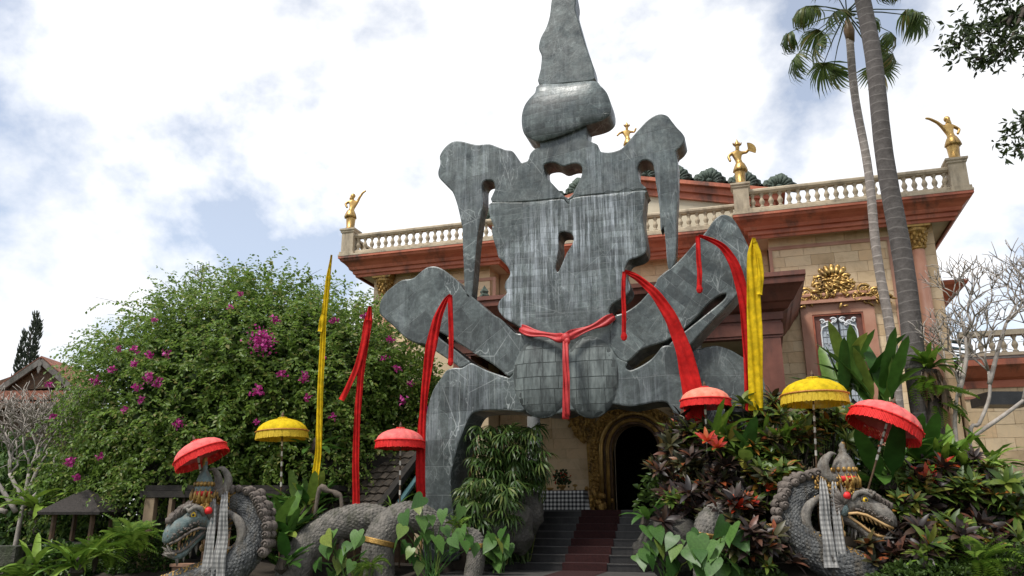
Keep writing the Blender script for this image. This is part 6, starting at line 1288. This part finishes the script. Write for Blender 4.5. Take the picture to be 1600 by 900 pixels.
# small old tiled roof behind the red umbrella
ra, rb_, rc = at(560, 722, 20.3), at(664, 716, 19.6), at(606, 796, 18.9); rw = thing('old_tile_roof_hut', 'low hut with dark old tile roof and blackened ridge board by the monument', 'hut', (rc.x, rc.y, 0))
tl0, tr0 = at(556, 712, 20.6), at(664, 706, 19.7); bl0, br0 = at(500, 800, 19.2), at(596, 796, 18.7); nrm = (tr0 - tl0).cross(bl0 - tl0).normalized(); nrm = nrm if nrm.z > 0 else -nrm
rs = MB().add([tl0, tr0, br0, bl0] + [q - nrm * .08 for q in (tl0, tr0, br0, bl0)], [(0, 1, 2, 3), (7, 6, 5, 4), (0, 4, 5, 1), (1, 5, 6, 2), (2, 6, 7, 3), (3, 7, 4, 0)]).build('roof', M['oldtile'], rw)
nu, nv = 8, 8
for i in range(nu):
    for j in range(nv):
        u0, u1, v0, v1 = i / nu, (i + .94) / nu, j / nv, min(1.02, (j + 1.12) / nv); g = lambda u, v: tl0.lerp(tr0, u).lerp(bl0.lerp(br0, u), v); um = (u0 + u1) / 2
        h0, h1 = nrm * .03, nrm * (.075 + random.uniform(-.01, .012)); MB().add([g(u0, v0) + h0, g(um, v0) + h0 + nrm * .03, g(u1, v0) + h0, g(u0, v1) + h1, g(um, v1) + h1 + nrm * .035, g(u1, v1) + h1, g(u0, v1), g(u1, v1)], [(0, 1, 4, 3), (1, 2, 5, 4), (3, 4, 5, 7, 6)]).build('roof_tile', M['oldtile'], rs)
MB().bar(tr0 + nrm * .1, br0 + nrm * .1, .22, .1).build('verge_board', M['dkwood'], rw); MB().bar(tr0 + CR * .28 + nrm * .02, br0 + CR * .26 - nrm * .04, .16, .05).build('green_trim', M['teal'], rw)
MB().obox(Vector((rc.x, rc.y, .8)) + CH * 1.2 - CR * .6, CR * 1.0, CH * .8, Vector((0, 0, .8))).build('wall', M['wood'], rw)
tag(MB().obox(at(5, 868, 17.0), CR * .42, CH * .3, Vector((0, 0, .19))).build('stone_block', M['rock']), 'rough dark stone block in front of the frangipani', 'stone')
# gnarled root arching by the naga coil
Q = spline([fl(490, 800, 17.0, .4), at(497, 772, 17.0), at(512, 767, 17), at(526, 772, 17), at(534, 790, 17), fl(540, 800, 17, .4)], 5); tag(MB().tube(Q, [.07 - .03 * math.sin(i * .4) ** 2 for i in range(len(Q))], 8).build('gnarled_branch', M['bark'], None, True), 'bare gnarled branch arching behind the mossy naga coil', 'branch')
# spotlight, black lantern
sp_ = fl(1160, 690, 15.9, 1.2); t = thing('spotlight', 'black garden spotlight on a thin arm above the crotons', 'spotlight', sp_); h = at(1151, 647, 15.9)
MB().tube([sp_, at(1160, 664, 15.9)], .018, 6).tube([at(1160, 664, 15.9), at(1120, 661, 15.9)], .015, 6).build('stand', M['black'], t)
mb = MB(); d = (-CR * .35 + CH * .6 + Vector((0, 0, .5))).normalized(); u = CR; w_ = u.cross(d).normalized(); mb.obox(h, u * .15, d * .09, w_ * .11); mb.obox(h + d * .1, u * .165, d * .02, w_ * .125); mb.build('housing', M['black'], t); MB().obox(h + d * .122, u * .14, d * .002, w_ * .1).build('lens', M['glass'], t)
ln = at(1567, 628, 20.5); t = thing('black_canopy_lamp', 'black weathered box lamp on the annex wall behind the bare tree', 'lamp', (ln.x, ln.y, 0)); MB().tube([Vector((ln.x, ln.y, 0)) + CR * .6, ln + CR * .6 + Vector((0, 0, .1))], .05, 8).build('post', M['black'], t)
mb = MB(); mb.obox(ln, CR * .62, CH * .4, Vector((0, 0, .12)) + CR * .0); mb.obox(ln + Vector((0, 0, .17)), CR * .5, CH * .32, Vector((0, 0, .06))); mb.build('housing', M['black'], t)
# clipped hedges and trees closing the background
def bushy(name, label, cat, c, rx, ry, rz, n, m, sz, group='background shrubs'):
    c = Vector(c); t = thing(name, label, cat, (c.x, c.y, 0), group); q = unit(rng.normal(size=(n, 3))); q[:, 2] = np.abs(q[:, 2]) if c.z < rz * .8 else q[:, 2]
    lump = np.array([1 + .25 * noise.noise(Vector(a) * 2.5 + c) for a in q]); p = q * (lump * rng.uniform(.55, 1, n) ** .5)[:, None] * (rx, ry, rz)
    W = np.array(c) + p[:, :1] * ar + p[:, 1:2] * af_ + p[:, 2:] * az_
    leafcloud('foliage', W, unit(q + rng.normal(size=(n, 3)) * .8), rng.normal(size=(n, 3)) + (0, 0, .8), rng.uniform(sz * .6, sz * 1.3, n), m, t, .6)
    MB().tube([(c.x, c.y, 0), (c.x, c.y, c.z)], [.12, .05], 6).build('trunk', M['dkbark'], t); return t
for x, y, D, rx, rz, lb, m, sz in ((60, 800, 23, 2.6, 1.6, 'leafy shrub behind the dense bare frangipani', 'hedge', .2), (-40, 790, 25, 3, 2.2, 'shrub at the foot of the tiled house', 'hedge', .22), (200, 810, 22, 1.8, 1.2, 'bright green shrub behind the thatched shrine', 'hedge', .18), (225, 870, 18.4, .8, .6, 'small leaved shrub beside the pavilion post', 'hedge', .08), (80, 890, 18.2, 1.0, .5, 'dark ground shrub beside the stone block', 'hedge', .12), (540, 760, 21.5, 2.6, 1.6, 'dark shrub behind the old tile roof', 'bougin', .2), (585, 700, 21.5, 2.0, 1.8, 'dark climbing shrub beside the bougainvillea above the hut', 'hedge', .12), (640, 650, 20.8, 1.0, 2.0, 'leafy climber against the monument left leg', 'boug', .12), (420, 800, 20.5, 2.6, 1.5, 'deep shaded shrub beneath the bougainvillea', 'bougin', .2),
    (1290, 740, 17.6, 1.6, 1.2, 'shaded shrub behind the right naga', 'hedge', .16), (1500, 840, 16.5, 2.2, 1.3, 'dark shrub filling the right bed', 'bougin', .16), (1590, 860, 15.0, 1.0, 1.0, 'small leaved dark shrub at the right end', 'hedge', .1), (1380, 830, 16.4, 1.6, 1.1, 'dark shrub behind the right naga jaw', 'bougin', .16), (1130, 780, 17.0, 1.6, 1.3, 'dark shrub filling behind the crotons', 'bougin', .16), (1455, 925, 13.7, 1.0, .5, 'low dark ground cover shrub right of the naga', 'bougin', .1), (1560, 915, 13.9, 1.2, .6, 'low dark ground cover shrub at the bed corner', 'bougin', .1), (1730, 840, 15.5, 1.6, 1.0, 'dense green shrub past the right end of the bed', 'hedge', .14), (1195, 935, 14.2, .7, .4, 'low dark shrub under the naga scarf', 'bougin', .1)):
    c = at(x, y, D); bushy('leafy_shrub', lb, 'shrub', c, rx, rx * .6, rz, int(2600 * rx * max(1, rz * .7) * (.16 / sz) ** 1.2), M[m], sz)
